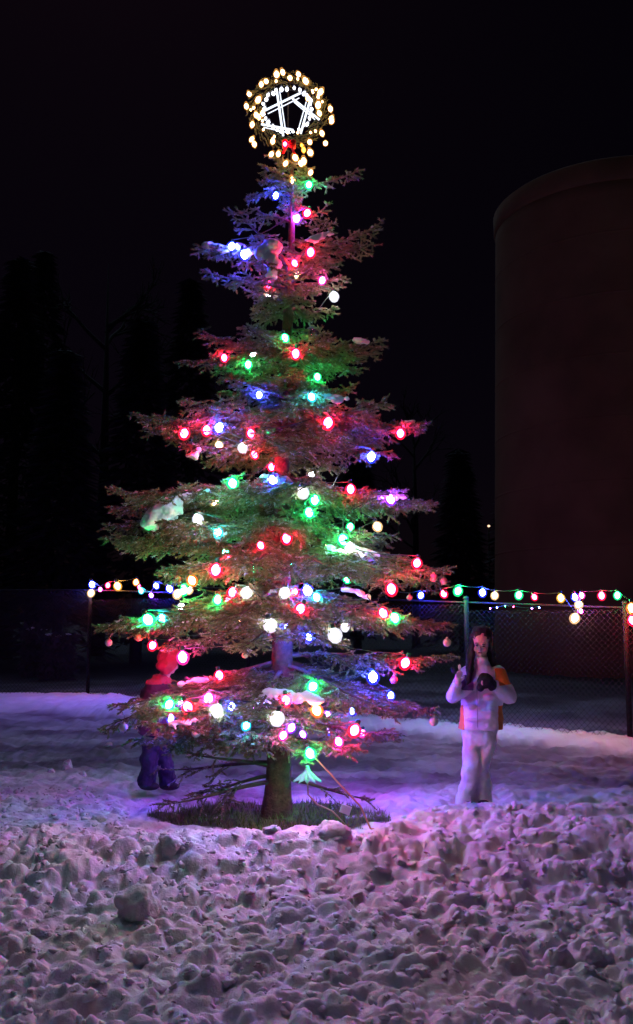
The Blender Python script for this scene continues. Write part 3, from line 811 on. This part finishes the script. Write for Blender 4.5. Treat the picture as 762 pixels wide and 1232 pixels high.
e = empty('power_cord', pc, 'pinkish extension cord running from the lone green bulb down into the snow at the right', 'cord')
cord_through([P(376, 908, TY - .42), P(392, 925, TY - .43), P(415, 950, TY - .47), P(434, 970, TY - .5), gp_(446, 985, .01), gp_(462, 990, -.01)], .007, 'cord', CORDORANGE, e, pc, 0)
e = empty('power_cord', fp, 'yellow green extension cord looping from the flower shaped cover across the grass', 'cord')
cord_through([P(370, 940, TY - .42), P(371, 956, TY - .44), P(382, 968, TY - .47), P(400, 976, TY - .52), gp_(425, 984, .0)], .006, 'cord', CORDLIGHT, e, fp, 0)
q = P(416, 974, TY - .52)
mb = MB(); mb.box((0, 0, 0), (.075, .012, .06), Matrix.Rotation(.35, 3, 'Y')); bm = mb.mesh('cord_tag')
o = link('cord_tag', bm, WHITEP); o.location = q; o.modifiers.new('b', 'BEVEL').width = .003
tag(o, 'small pale tag lying on the grass by the yellow green cord', 'tag')
e = empty('cord', P(347, 885, TY - .2), 'thin green lead hanging straight down against the right side of the trunk', 'cord')
cord_through([P(345, 868, TY - .2), P(346, 895, TY - .19), P(348, 918, TY - .17)], .006, 'lead', CORDLIGHT, e, P(347, 885, TY - .2), 0)

# ------------------------------------------------------------------ chain link fence
fo = Vector((FL[0], FL[1], 0))
fence = empty('chain_link_fence', fo, 'long galvanised chain link fence running behind the spruce and both children', 'fence')
LP = Vector((-4.36, 17.7, 0)); RP = Vector((3.76, 11.2, 0)); MP = Vector((.163 * 12.57, 12.57, 0)); QP = LP.lerp(RP, .40)
NP2 = RP + (RP - LP).normalized() * 3.4; LL = Vector((-7.6, 17.75, 0)); LLL = Vector((-11, 17.8, 0))
posts = [LLL, LL, LP, QP, MP, RP, NP2, NP2 + (RP - LP).normalized() * 3.4]
tops = {}
def ptop(p):
    t = max(0, min(1, (p.x - LP.x) / (RP.x - LP.x))); return 2.12 + (1.70 - 2.12) * t
for i, p in enumerate(posts):
    mb = MB(); z1 = ptop(p)
    mb.tube([p + Vector((0, 0, -.3)) - fo, p + Vector((0, 0, z1)) - fo], .034, 10)
    mb.ell(p + Vector((0, 0, z1)) - fo, (.042, .042, .03), n=10, m=6)
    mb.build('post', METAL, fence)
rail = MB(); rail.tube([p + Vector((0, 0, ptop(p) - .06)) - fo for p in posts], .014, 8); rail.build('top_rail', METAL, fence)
V = []; Fc = []; pitch = .075
def strand(a, b, r=.0022):
    d = (b - a).normalized(); s = Vector((0, 0, 1)).cross(d); s = s.normalized() * r if s.length > 1e-6 else Vector((r, 0, 0)); u = d.cross(s).normalized() * r
    k = len(V); V.extend([a + s, a - s * .5 + u, a - s * .5 - u, b + s, b - s * .5 + u, b - s * .5 - u])
    Fc.extend([(k, k + 1, k + 4, k + 3), (k + 1, k + 2, k + 5, k + 4), (k + 2, k, k + 3, k + 5)])
for i in range(len(posts) - 1):
    a, b = posts[i], posts[i + 1]; Ln = (b - a).length; d = (b - a) / Ln; hz = min(ptop(a), ptop(b)) - .08; z0 = .05
    off = Vector((-d.y, d.x, 0)) * -.03
    t = -hz
    while t < Ln:
        for sgn in (1, -1):
            u0, w0, u1, w1 = (t, z0, t + hz - z0, hz) if sgn > 0 else (t, hz, t + hz - z0, z0)
            if u0 < 0: f_ = -u0 / (u1 - u0); w0 += (w1 - w0) * f_; u0 = 0
            if u1 > Ln: f_ = (Ln - u0) / (u1 - u0); w1 = w0 + (w1 - w0) * f_; u1 = Ln
            if u1 - u0 < .01: continue
            strand(a + d * u0 + Vector((0, 0, w0)) + off * (1 + .1 * sgn) - fo, a + d * u1 + Vector((0, 0, w1)) + off * (1 + .1 * sgn) - fo)
        t += pitch
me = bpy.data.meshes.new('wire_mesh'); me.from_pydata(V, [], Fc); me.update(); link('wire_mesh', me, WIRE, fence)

# strings on the fence
def fY(px):
    u = (px - 381) / F / cp
    if px < 110: return 17.7
    s = (RP.y - LP.y) / (RP.x - LP.x); return (LP.y - s * LP.x) / (1 - s * u)
def fence_string(items, label, ends, dpush=-.17, s0=1.55):
    pts = []
    for (px, py, c, s) in items: pts.append((P(px, py, fY(px) + dpush), c, s * s0))
    o = pts[0][0].copy(); root = empty('light_string', o, label, 'string lights', 'bulb strings along the fence')
    tops = [bulb(root, o, p, c, s) for p, c, s in pts]
    tops.sort(key=lambda v: v.x)
    if ends: tops = [P(*ends[0], fY(ends[0][0]) - .05)] + tops + [P(*ends[1], fY(ends[1][0]) - .05)]
    cord_through(tops, .006, 'cord', CORD, root, o, .05)
fence_string([(111, 703, 'blue', 1.2), (110, 713, 'warm', 1.2), (121, 709, 'pink', .7), (130, 704, 'red', .9), (141.5, 704.6, 'amber', 1.3), (164, 700, 'orange', 1), (168, 706, 'red', .7),
              (170, 710.5, 'cyan', .9), (188, 704.6, 'blue', 1), (182, 716, 'purple', .8), (204, 708, 'blue', 1.2)],
             'string of coloured bulbs along the fence top, left of the spruce', ((108, 706), (300, 705)))
fence_string([(506.6, 716, 'blue', 1), (534, 714, 'red', 1.1), (551.5, 710.5, 'green', 1.25), (580.7, 712.6, 'blue', 1.1), (595.5, 716, 'warm', 1), (624.5, 715.5, 'green', 1.05),
              (643, 718, 'red', .85), (675, 719, 'amber', 1), (692, 718, 'blue', 1), (700, 716, 'pink', .8), (724, 716.3, 'red', 1), (743, 715.8, 'green', .9),
              (760, 731, 'orange', 1.2), (761, 746, 'red', 1.2), (697, 727, 'warm', 1), (692, 743, 'warm', 1.2), (699, 735, 'pink', .6)],
             'string of coloured bulbs along the fence top, right of the spruce above the girl', ((480, 712), (775, 716)), s0=1.35)
fence_string([(590, 732, 'purple', .45), (598, 731, 'blue', .5), (608, 729, 'green', .35), (618, 730, 'red', .5), (640, 732, 'purple', .4), (649, 731, 'blue', .5)],
             'faint string of tiny dim bulbs hanging just under the right fence lights', None, dpush=.12, s0=.55)

# ------------------------------------------------------------------ storage tank
D0 = 27.0; 
def tank_fit():
    best = None
    for cx in range(700, 1000, 20):
        for Rt in np.arange(3.0, 9, .25):
            pc_ = P(cx, 500, D0); X0 = pc_.x
            # scale distance so that the left silhouette lies at px 598
            a = np.linspace(0, 2 * math.pi, 400)
            for hz_ in np.arange(8, 18, .5):
                pts = np.stack([X0 + Rt * np.cos(a), D0 + Rt * np.sin(a), np.full(400, hz_)], 1)
                u, v = project(pts); 
                k = u.argmin()
                fr = (np.sin(a) < 0)
                def at(x):
                    o_ = np.argsort(u[fr]); return np.interp(x, u[fr][o_], v[fr][o_])
                er = abs(u.min() - 591) * 1.5 + abs(at(640) - 222) + abs(at(700) - 198) + abs(at(762) - 186) + abs(v[k] - 258) * .5
                if best is None or er < best[0]: best = (er, X0, Rt, hz_)
    return best
_, TX, TR, TH = tank_fit(); print('tank', _, TX, TR, TH)
tank = empty('storage_tank', (TX, D0, 0), 'huge dark round storage tank rising behind the fence at the right', 'tank')
TANK = mat('tank_paint', (.26, .115, .06), .9, bump=.01, bscale=4, vary=.3, vscale=.5, spec=.1)
nseg = 96; prof = []
for i in range(25):
    t = i / 24; z = t * (TH - .35); r = TR * (1.065 - .095 * t); prof.append((r, z))
mb = MB(); mb.lathe(prof, n=nseg); mb.build('wall', TANK, tank)
mb = MB()
for i in range(1, 8):
    z = i * (TH - .35) / 8; r = TR * (1.065 - .095 * z / (TH - .35)) + .003
    mb.lathe([(r, z - .03), (r + .006, z - .02), (r + .006, z + .02), (r, z + .03)], n=nseg)
mb.build('seam', TANK, tank)
mb = MB(); mb.lathe([(TR * .972, TH - .6), (TR * .985, TH - .5), (TR * .987, TH), (TR * .95, TH + .1), (TR * .2, TH + .9), (.05, TH + 1.0)], n=nseg); mb.build('roof', TANK, tank)

# ------------------------------------------------------------------ dark woods behind
def dark_tree(x, y, h, seed, kind):
    r = np.random.default_rng(seed)
    root = empty('spruce_tree' if kind else 'bare_tree', (x, y, gz(x, y) - .1),
                 'dark unlit spruce in the black woods beyond the fence' if kind else 'dark leafless tree in the black woods beyond the fence', 'tree',
                 'dark spruces beyond the fence' if kind else 'dark leafless trees beyond the fence')
    mb = MB(); mb.tube([(0, 0, 0), (.05, 0, h * .5), (0, .03, h)], [.018 * h, .011 * h, .01], 8); mb.build('trunk', DARKWOOD, root)
    if kind:
        A = []; 
        n = 3200
        t = r.random(n) ** .8; z = h * (.08 + .92 * t); rad = .19 * h * (1 - t) + .08
        tier = np.abs(((z * 1.6) % 1) - .3); rr_ = rad * (1 - .45 * tier) * (.35 + .65 * r.random(n) ** .5); a = r.random(n) * 6.28
        c = np.stack([rr_ * np.cos(a), rr_ * np.sin(a), z - .25 * rr_], 1); out = np.stack([np.cos(a), np.sin(a), -.35 + 0 * a], 1)
        sdv = np.stack([-np.sin(a), np.cos(a), .3 * r.normal(size=n)], 1); l = (.22 + .25 * r.random(n))[:, None]
        V = np.stack([c - sdv * l * .35, c + sdv * l * .35, c + out * l * 1.4], 1).reshape(-1, 3)
        link('crown', mesh_np('crown', V, np.arange(n * 3).reshape(-1, 3)), DARKNEEDLE, root)
    else:
        mb = MB()
        def grow(p, d, l, rad, dep):
            e = p + d * l; mb.tube([p, p.lerp(e, .5) + Vector(r.normal(size=3)) * l * .05, e], [rad, rad * .8, rad * .6], 5, cap=False)
            if dep == 0: return
            for k in range(3 if dep > 1 else 4):
                nd = (d + Vector(r.normal(size=3)) * .55 + Vector((0, 0, .15))).normalized(); grow(p.lerp(e, r.uniform(.5, 1)), nd, l * r.uniform(.55, .8), rad * .55, dep - 1)
        for k in range(9):
            a = r.random() * 6.28; z = h * r.uniform(.3, .85); grow(Vector((0, 0, z)), Vector((math.cos(a), math.sin(a), .9)).normalized(), h * .16 * (1.2 - z / h * .6), .006 * h, 3)
        mb.build('crown', DARKWOOD, root)
for i, (px, Y, h, k) in enumerate([(-60, 30, 13, 1), (10, 33, 15, 1), (70, 28, 10, 1), (120, 36, 16, 0), (165, 31, 12, 1), (225, 38, 16, 1), (40, 42, 19, 1), (300, 40, 15, 0), (355, 42, 14, 1),
                                   (430, 45, 12, 1), (500, 48, 13, 0), (555, 40, 9, 1), (620, 60, 14, 1), (-130, 34, 15, 1), (-230, 32, 14, 1), (900, 50, 15, 1), (1000, 44, 14, 1)]):
    dark_tree(P(px, 700, Y).x, Y, h, 400 + i, k)
# snow dusted brush, low at the left beyond the fence
for i, (px, py, Y, w, lab) in enumerate([(42, 752, 24, .55, 'low dark bush with a thin cap of snow, furthest left beyond the fence'), (70, 760, 23, .75, 'low dark bush with a thin cap of snow, nearer the left fence post')]):
    c = P(px, py, Y); h = c.z - gz(c.x, Y); root = empty('bush', (c.x, Y, gz(c.x, Y)), lab, 'bush')
    n = 1400; r = np.random.default_rng(i + 5); a = r.random(n) * 6.28; rr_ = w * .6 * r.random(n) ** .5; z = h * r.random(n) * (1 - .3 * (rr_ / w) ** 2)
    cc = np.stack([rr_ * np.cos(a), rr_ * np.sin(a), z], 1); q = r.normal(size=(n, 3)) * .05; s_ = r.normal(size=(n, 3)) * .03
    link('foliage', mesh_np('foliage', np.stack([cc - s_, cc + s_, cc + q * 2], 1).reshape(-1, 3), np.arange(n * 3).reshape(-1, 3)), DARKNEEDLE, root)
    mb = MB(); mb.tube([(0, 0, -.05), (.03, 0, h * .7)], [.03, .01], 6); mb.build('stem', DARKWOOD, root)
    mb = MB()
    for k in range(4): mb.ell((r.uniform(-.6, .6) * w * .6, r.uniform(-.2, .2), h * .93 + r.uniform(-.04, .04)), (.17 * w, .12, .03))
    mb.build('snow_cap', SNOW, root)
# far lamp
lp = P(588, 633, 70); e = empty('street_lamp', (lp.x, 70, 0), 'tiny far off street lamp glowing beside the left edge of the tank', 'street lamp')
mb = MB(); mb.tube([(0, 0, -1), (0, 0, lp.z), (.5, 0, lp.z + .15)], .06, 6); mb.build('pole', DARKWOOD, e)
mb = MB(); mb.ell((0, -.1, lp.z), (.11, .11, .09)); mb.build('lamp_head', emis('far_lamp', (1, .62, .4), 1.6), e)

# ------------------------------------------------------------------ people
SKIN = mat('skin', (.75, .50, .42), .55, vary=.06, vscale=20); HAIR = mat('hair', (.010, .007, .008), .5, bump=.004, bscale=90)
LILAC = mat('lilac_shell', (.86, .74, .90), .65, bump=.004, bscale=18); ORANGE = mat('orange_panel', (.72, .20, .03), .7, bump=.004, bscale=18)
SLEEVE = mat('pale_sleeve', (.80, .80, .90), .7, bump=.004, bscale=18); PANTS = mat('pale_snow_pants', (.82, .83, .88), .7, bump=.005, bscale=14, vary=.12, vscale=22)
BLACK = mat('black_knit', (.012, .010, .014), .9, bump=.003, bscale=60); EYE = mat('eye', (.03, .02, .02), .3); LIP = mat('lip', (.42, .14, .13), .5)
NAVY = mat('navy_pants', (.016, .014, .045), .75, bump=.005, bscale=14); CRIMSON = mat('crimson_coat', (.62, .06, .11), .75, bump=.004, bscale=18)
PLUM = mat('plum_panel', (.10, .025, .07), .8, bump=.004, bscale=18); BOOT = mat('boot', (.02, .018, .025), .8); PURPLE = mat('purple_cuff', (.10, .03, .16), .8)

def limb(mb, pts, rads, n=12):
    """tapering limb with round joints"""
    for i in range(len(pts) - 1):
        a, b = Vector(pts[i]), Vector(pts[i + 1])
        mb.tube([a, a.lerp(b, .5), b], [rads[i], (rads[i] + rads[i + 1]) / 2, rads[i + 1]], n)
    for p, r in zip(pts, rads): mb.ell(p, (r, r, r), n=12, m=8)

def hand(mb, wrist, dirv, palm_n, curl=.6, s=.8, thumb_side=1):
    d = Vector(dirv).normalized(); nrm = Vector(palm_n).normalized(); side = d.cross(nrm).normalized()
    w = Vector(wrist)
    limb(mb, [w, w + d * .03 * s], [.021 * s, .026 * s])
    for k, off in enumerate((-.028, -.010, .010, .027)):
        b = w + d * .055 * s + side * off * s * .8
        limb(mb, [w + d * .02 * s + side * off * .6 * s, b], [.014 * s, .0115 * s], 8)
        ln = (.030, .036, .034, .026)[k] * s; dd = d.copy(); p = b
        for j in range(3):
            ax = side; dd = (dd * math.cos(curl) + nrm * math.sin(curl)).normalized() if j or True else dd
            q = p + dd * ln * (1, .75, .6)[j]; limb(mb, [p, q], [.0105 * s, .0095 * s], 8); p = q
            nrm2 = nrm
    tb = w + d * .02 * s + side * .024 * s * thumb_side; t1 = tb + (d * .6 + side * thumb_side * .7 + nrm * .4).normalized() * .035 * s; t2 = t1 + (d * .8 + nrm * .6).normalized() * .028 * s
    limb(mb, [tb, t1, t2], [.015 * s, .012 * s, .010 * s], 8)

def head(mb, c, s=1.0, rot=None):
    rot = rot or Matrix.Identity(3)
    def q(x, y, z): return Vector(c) + rot @ (Vector((x, y, z)) * s)
    mb.ell(q(0, .012, .022), (.074 * s, .090 * s, .088 * s), rot, 20, 14)          # skull
    mb.ell(q(0, -.022, -.030), (.056 * s, .060 * s, .070 * s), rot, 18, 12)         # face and jaw
    mb.ell(q(0, -.060, -.078), (.022 * s, .020 * s, .018 * s), rot)                # chin
    mb.ell(q(0, -.090, -.020), (.0095 * s, .014 * s, .020 * s), rot)               # nose
    mb.ell(q(0, -.098, -.032), (.013 * s, .010 * s, .008 * s), rot)
    for sx in (-1, 1):
        mb.ell(q(sx * .030, -.064, -.032), (.022 * s, .018 * s, .022 * s), rot)    # cheek
        mb.ell(q(sx * .026, -.076, .018), (.020 * s, .010 * s, .008 * s), rot)     # brow
        mb.ell(q(sx * .072, .010, -.008), (.010 * s, .018 * s, .026 * s), rot)     # ear
    return q

def person_girl():
    Y = 7.35; c0 = P(572, 968, Y); K = 1 / (F / Y) * 1.0
    gx0, gz0 = c0.x, c0.z
    def L(px, py, y=0.0): q = P(px, py, Y + y); return Vector((q.x - gx0, y, q.z - gz0))
    root = empty('person', (gx0, Y, gz0), 'dark haired girl in pale orange panelled jacket and snow pants, right of the spruce', 'person')
    hc = L(579, 773, -.02); rot = Matrix.Rotation(R(20), 3, 'X') @ Matrix.Rotation(R(-14), 3, 'Z')
    sh_l, sh_r = L(560, 811, .02), L(599, 811, .02); el_l, el_r = L(545, 838, -.03), L(613, 838, -.02)
    wr_l, wr_r = L(551, 821, -.24), L(592, 821, -.19)
    b = MB(); q = head(b, hc, 1.04, rot)
    limb(b, [hc + Vector((0, .02, -.05)), L(580, 800, .02)], [.043, .045])
    b.loft([(L(579, 802, .03), .06, .05), (L(579, 810, .02), .115, .06), (L(580, 830, .02), .12, .07), (L(579, 858, .02), .115, .08), (L(578, 880, .02), .115, .075), (L(578, 892, .02), .10, .07)], 20)
    limb(b, [sh_l, el_l, wr_l], [.045, .036, .024]); limb(b, [sh_r, el_r, wr_r], [.045, .036, .024])
    hip_l, hip_r = L(567, 888, .02), L(587, 888, .02)
    limb(b, [hip_l, L(566, 925, -.02), L(563, 962, .02)], [.055, .036, .026]); limb(b, [hip_r, L(581, 925, 0), L(582, 964, .02)], [.055, .034, .026])
    hand(b, wr_l, (.05, -.25, 1), (.15, -1, .1), .45, .82, 1)
    hand(b, wr_r, (-1, -.1, .05), (0, -1, 0), .5, .8, 1)
    body = link('body', b.remesh(.0052, 2), SKIN, root, smooth=True)
    for sx in (-1, 1):
        mb = MB(); mb.ell(q(sx * .026, -.0805, .002), (.0125, .006, .0055), rot, 12, 8); mb.build('eye', EYE, root)
        mb = MB(); mb.ell(q(sx * .027, -.084, .017), (.016, .005, .0035), rot, 10, 6); mb.build('eyebrow', HAIR, root)
    mb = MB(); mb.ell(q(0, -.083, -.052), (.018, .009, .006), rot, 12, 8); mb.build('mouth', LIP, root)
    # hair: cap and long strands falling in front of the shoulder
    mb = MB()
    mb.ell(hc + rot @ Vector((0, .026, .050)), (.087, .094, .080), rot, 20, 14)
    for sx in (-1, 1): mb.ell(hc + rot @ Vector((sx * .070, .004, .010)), (.020, .05, .072), rot)
    limb(mb, [hc + Vector((-.070, -.01, .0)), L(566, 795, -.04), L(565, 808, -.07), L(564, 823, -.085)], [.030, .034, .030, .016])
    limb(mb, [hc + Vector((.070, .03, .0)), L(592, 790, .04), L(595, 802, .05)], [.030, .032, .022])
    limb(mb, [hc + Vector((0, .07, -.02)), L(580, 800, .11), L(580, 822, .13)], [.07, .07, .05])
    link('hair', mb.remesh(.007, 2, .010, 26), HAIR, root, smooth=True)
    # jacket
    mb = MB()
    mb.loft([(L(579, 795, .01), .062, .060), (L(579, 801, .015), .075, .07), (L(579, 808, .02), .13, .09), (L(580, 822, .02), .155, .11), (L(580, 845, .02), .165, .12), (L(579, 866, .02), .172, .125), (L(578, 877, .02), .176, .13)], 24)
    limb(mb, [sh_l + Vector((.01, 0, 0)), el_l, wr_l.lerp(el_l, .2)], [.066, .056, .040]); limb(mb, [sh_r, el_r, wr_r.lerp(el_r, .2)], [.068, .060, .044])
    # padded folds
    for (px, py, rx, rz_) in ((566, 850, .05, .015), (585, 856, .06, .015), (575, 866, .10, .012), (588, 838, .05, .02)): mb.ell(L(px, py, -.09), (rx, .03, rz_))
    limb(mb, [L(551, 838, -.10), L(566, 828, -.13), L(576, 818, -.12)], [.030, .034, .026])
    me = mb.remesh(.0075, 3, .009, 13)
    o = link('jacket', me, [LILAC, ORANGE, SLEEVE, PURPLE], root, smooth=True)
    cx = L(579, 830).x
    X = lambda px: L(px, 830).x
    Zz = lambda py: L(579, py).z
    for p in me.polygons:
        c = p.center; i = 0
        if (c.x > X(597) or c.x < X(557)) and c.z < Zz(848): i = 1
        if c.x > X(595) and Zz(825) < c.z < Zz(804): i = 1
        if c.x > X(590) and Zz(848) < c.z <= Zz(823): i = 2
        if c.x < X(556): i = 2 if c.z > Zz(848) else i
        if X(553) < c.x < X(566) and Zz(829) < c.z < Zz(812): i = 3
        p.material_index = i
    mb = MB(); mb.loft([(L(580, 801, .005), .058, .058), (L(579, 794, -.005), .056, .058), (L(579, 790, -.012), .052, .055)], 20); mb.build('collar', LILAC, root)
    mb = MB(); mb.tube([L(571, 796, -.062), L(572, 806, -.088), L(574, 832, -.108), L(575, 876, -.122)], .003, 6); mb.build('zip', mat('zip', (.4, .3, .45), .5), root)
    # snow pants, wide at the hem
    mb = MB()
    mb.loft([(L(577, 872, .02), .135, .10), (L(577, 885, .02), .135, .105), (L(576, 897, .02), .125, .10)], 20)
    mb.loft([(L(568, 888, .02), .075, .09), (L(568, 905, .0), .078, .088), (L(568, 922, -.03), .068, .080), (L(565, 940, -.01), .076, .08), (L(563, 956, .01), .085, .09), (L(563, 971, .01), .092, .10)], 18)
    mb.loft([(L(585, 888, .02), .078, .09), (L(583, 905, .01), .070, .085), (L(579, 922, .0), .062, .078), (L(579, 940, .02), .072, .08), (L(581, 956, .03), .080, .085), (L(581, 971, .03), .086, .095)], 18)
    link('snow_pants', mb.remesh(.008, 3, .015, 9), PANTS, root, smooth=True)
    for px in (563, 582):
        mb = MB(); mb.ell(L(px, 969, -.04), (.055, .115, .045)); mb.ell(L(px, 964, .02), (.05, .06, .06)); link('boot', mb.remesh(.008, 2), BOOT, root, smooth=True)
    # black mitten over the hand at her chest
    mb = MB(); mb.ell(L(584, 819, -.20), (.066, .045, .060)); mb.ell(L(578, 827, -.21), (.03, .03, .035)); mb.ell(L(592, 824, -.18), (.045, .04, .045))
    link('mitten', mb.remesh(.006, 2, .006, 30), BLACK, root, smooth=True)
    # the thing she holds up
    hp = P(549, 806, Y - .275)
    e = empty('bauble', hp, 'dark round bauble with a white top held up in the girl\'s bare hand', 'bauble')
    mb = MB(); mb.ell((-.012, 0, 0), (.030, .030, .030), n=20, m=14); mb.build('ball', BLACK, e)
    mb = MB(); mb.lathe([(.010, -.01), (.012, .010), (.010, .024), (.003, .032)], (.026, -.005, .01), 12); mb.build('top', WHITEP, e)
person_girl()

def person_child():
    Y = 8.0; c0 = P(188, 948, Y); gx0, gz0 = c0.x, c0.z
    def L(px, py, y=0.0): q = P(px, py, Y + y); return Vector((q.x - gx0, y, q.z - gz0))
    root = empty('person', (gx0, Y, gz0), 'small child in crimson hooded coat and navy pants, half hidden by low left boughs', 'person')
    hc = L(205, 796, 0); rot = Matrix.Rotation(R(150), 3, 'Z') @ Matrix.Rotation(R(18), 3, 'X')
    b = MB(); q = head(b, hc, .95, rot)
    sh1, sh2 = L(184, 826, -.08), L(196, 826, .10); el1, el2 = L(192, 850, -.13), L(208, 848, .12); w1, w2 = L(213, 852, -.12), L(226, 842, .10)
    limb(b, [hc + Vector((-.01, .0, -.05)), L(193, 822)], [.042, .05])
    b.loft([(L(192, 818), .07, .06), (L(189, 826), .09, .12), (L(186, 850), .085, .12), (L(186, 876), .09, .12), (L(187, 886), .08, .11)], 18)
    limb(b, [sh1, el1, w1], [.045, .036, .024]); limb(b, [sh2, el2, w2], [.045, .036, .024])
    hand(b, w1, (1, 0, .2), (0, 0, -1), .35, .75, 1); hand(b, w2, (1, 0, .3), (0, 0, -1), .35, .75, -1)
    limb(b, [L(182, 886, -.05), L(180, 915, -.05), L(178, 944, -.03)], [.065, .048, .035]); limb(b, [L(193, 886, .06), L(198, 915, .05), L(200, 946, .08)], [.065, .048, .035])
    link('body', b.remesh(.0055, 2), SKIN, root, smooth=True)
    for sx in (-1, 1):
        mb = MB(); mb.ell(q(sx * .026, -.078, .002), (.012, .006, .0055), rot, 10, 6); mb.build('eye', EYE, root)
    mb = MB(); mb.ell(q(0, -.081, -.052), (.017, .008, .006), rot, 10, 6); mb.build('mouth', LIP, root)
    mb = MB()
    mb.loft([(L(194, 812), .07, .07), (L(191, 820), .10, .12), (L(188, 830), .125, .155), (L(186, 850), .13, .16), (L(186, 870), .145, .17), (L(187, 882), .145, .17)], 24)
    limb(mb, [sh1, el1, w1.lerp(el1, .15)], [.066, .058, .042]); limb(mb, [sh2, el2, w2.lerp(el2, .15)], [.066, .058, .042])
    me = mb.remesh(.008, 2, .018, 12)
    o = link('coat', me, [CRIMSON, PLUM], root, smooth=True)
    for p in me.polygons: p.material_index = 1 if p.center.z < L(188, 822).z else 0
    mb = MB(); mb.ell(hc + rot @ Vector((0, .032, .024)), (.100, .098, .112), rot, 20, 14); mb.ell(hc + rot @ Vector((0, .05, -.05)), (.085, .075, .07), rot)
    link('hood', mb.remesh(.0085, 2, .014, 14), CRIMSON, root, smooth=True)
    mb = MB(); mb.loft([(L(187, 874), .12, .14), (L(187, 893), .12, .14), (L(187, 900), .10, .12)], 20)
    mb.loft([(L(182, 890, -.05), .078, .085), (L(180, 915, -.06), .070, .078), (L(178, 935, -.04), .076, .082), (L(178, 944, -.04), .07, .08)], 16)
    mb.loft([(L(193, 890, .06), .078, .085), (L(198, 915, .05), .066, .075), (L(201, 935, .07), .072, .08), (L(202, 944, .08), .066, .075)], 16)
    link('snow_pants', mb.remesh(.009, 2, .022, 10), NAVY, root, smooth=True)
    for px, y in ((180, -.04), (204, .08)):
        mb = MB(); mb.ell(L(px, 946, y), (.09, .05, .035)); mb.ell(L(px - 3, 941, y), (.05, .05, .06)); link('boot', mb.remesh(.008, 2), BOOT, root, smooth=True)
person_child()

# ------------------------------------------------------------------ light
SUN_EL, SUN_AZ = 50, 345         # dim, very soft night light from high up beyond the tree
wd = bpy.data.worlds.new('World'); S.world = wd; wd.use_nodes = True; nt = wd.node_tree
bg = nt.nodes['Background']; sky = nt.nodes.new('ShaderNodeTexSky'); sky.sky_type = 'NISHITA'; sky.sun_disc = False
sky.sun_elevation = R(SUN_EL); sky.sun_rotation = R(SUN_AZ)
tn = nt.nodes.new('ShaderNodeMix'); tn.data_type = 'RGBA'; tn.blend_type = 'MULTIPLY'; tn.inputs[0].default_value = 1
tn.inputs[7].default_value = (1.0, .45, .9, 1)
nt.links.new(sky.outputs[0], tn.inputs[6]); nt.links.new(tn.outputs[2], bg.inputs['Color']); bg.inputs['Strength'].default_value = .00036
sun = bpy.data.lights.new('night_light', 'SUN'); sun.energy = .33; sun.angle = R(60); sun.color = (.50, .72, 1.0)
so = bpy.data.objects.new('night_light', sun); COL.objects.link(so)
az = R(SUN_AZ); dirv = Vector((math.sin(az) * math.cos(R(SUN_EL)), math.cos(az) * math.cos(R(SUN_EL)), math.sin(R(SUN_EL))))
so.rotation_euler = dirv.to_track_quat('Z', 'Y').to_euler()

S.render.engine = 'CYCLES'; cy = S.cycles
cy.use_denoising = True; cy.max_bounces = 5; cy.diffuse_bounces = 2; cy.glossy_bounces = 2; cy.transmission_bounces = 4; cy.transparent_max_bounces = 8
cy.sample_clamp_indirect = 3.0; cy.use_light_tree = True; cy.caustics_reflective = False; cy.caustics_refractive = False
S.view_settings.view_transform = 'Standard'; S.view_settings.look = 'None'; S.view_settings.exposure = .08; S.view_settings.gamma = 1
S.view_settings.use_curve_mapping = False
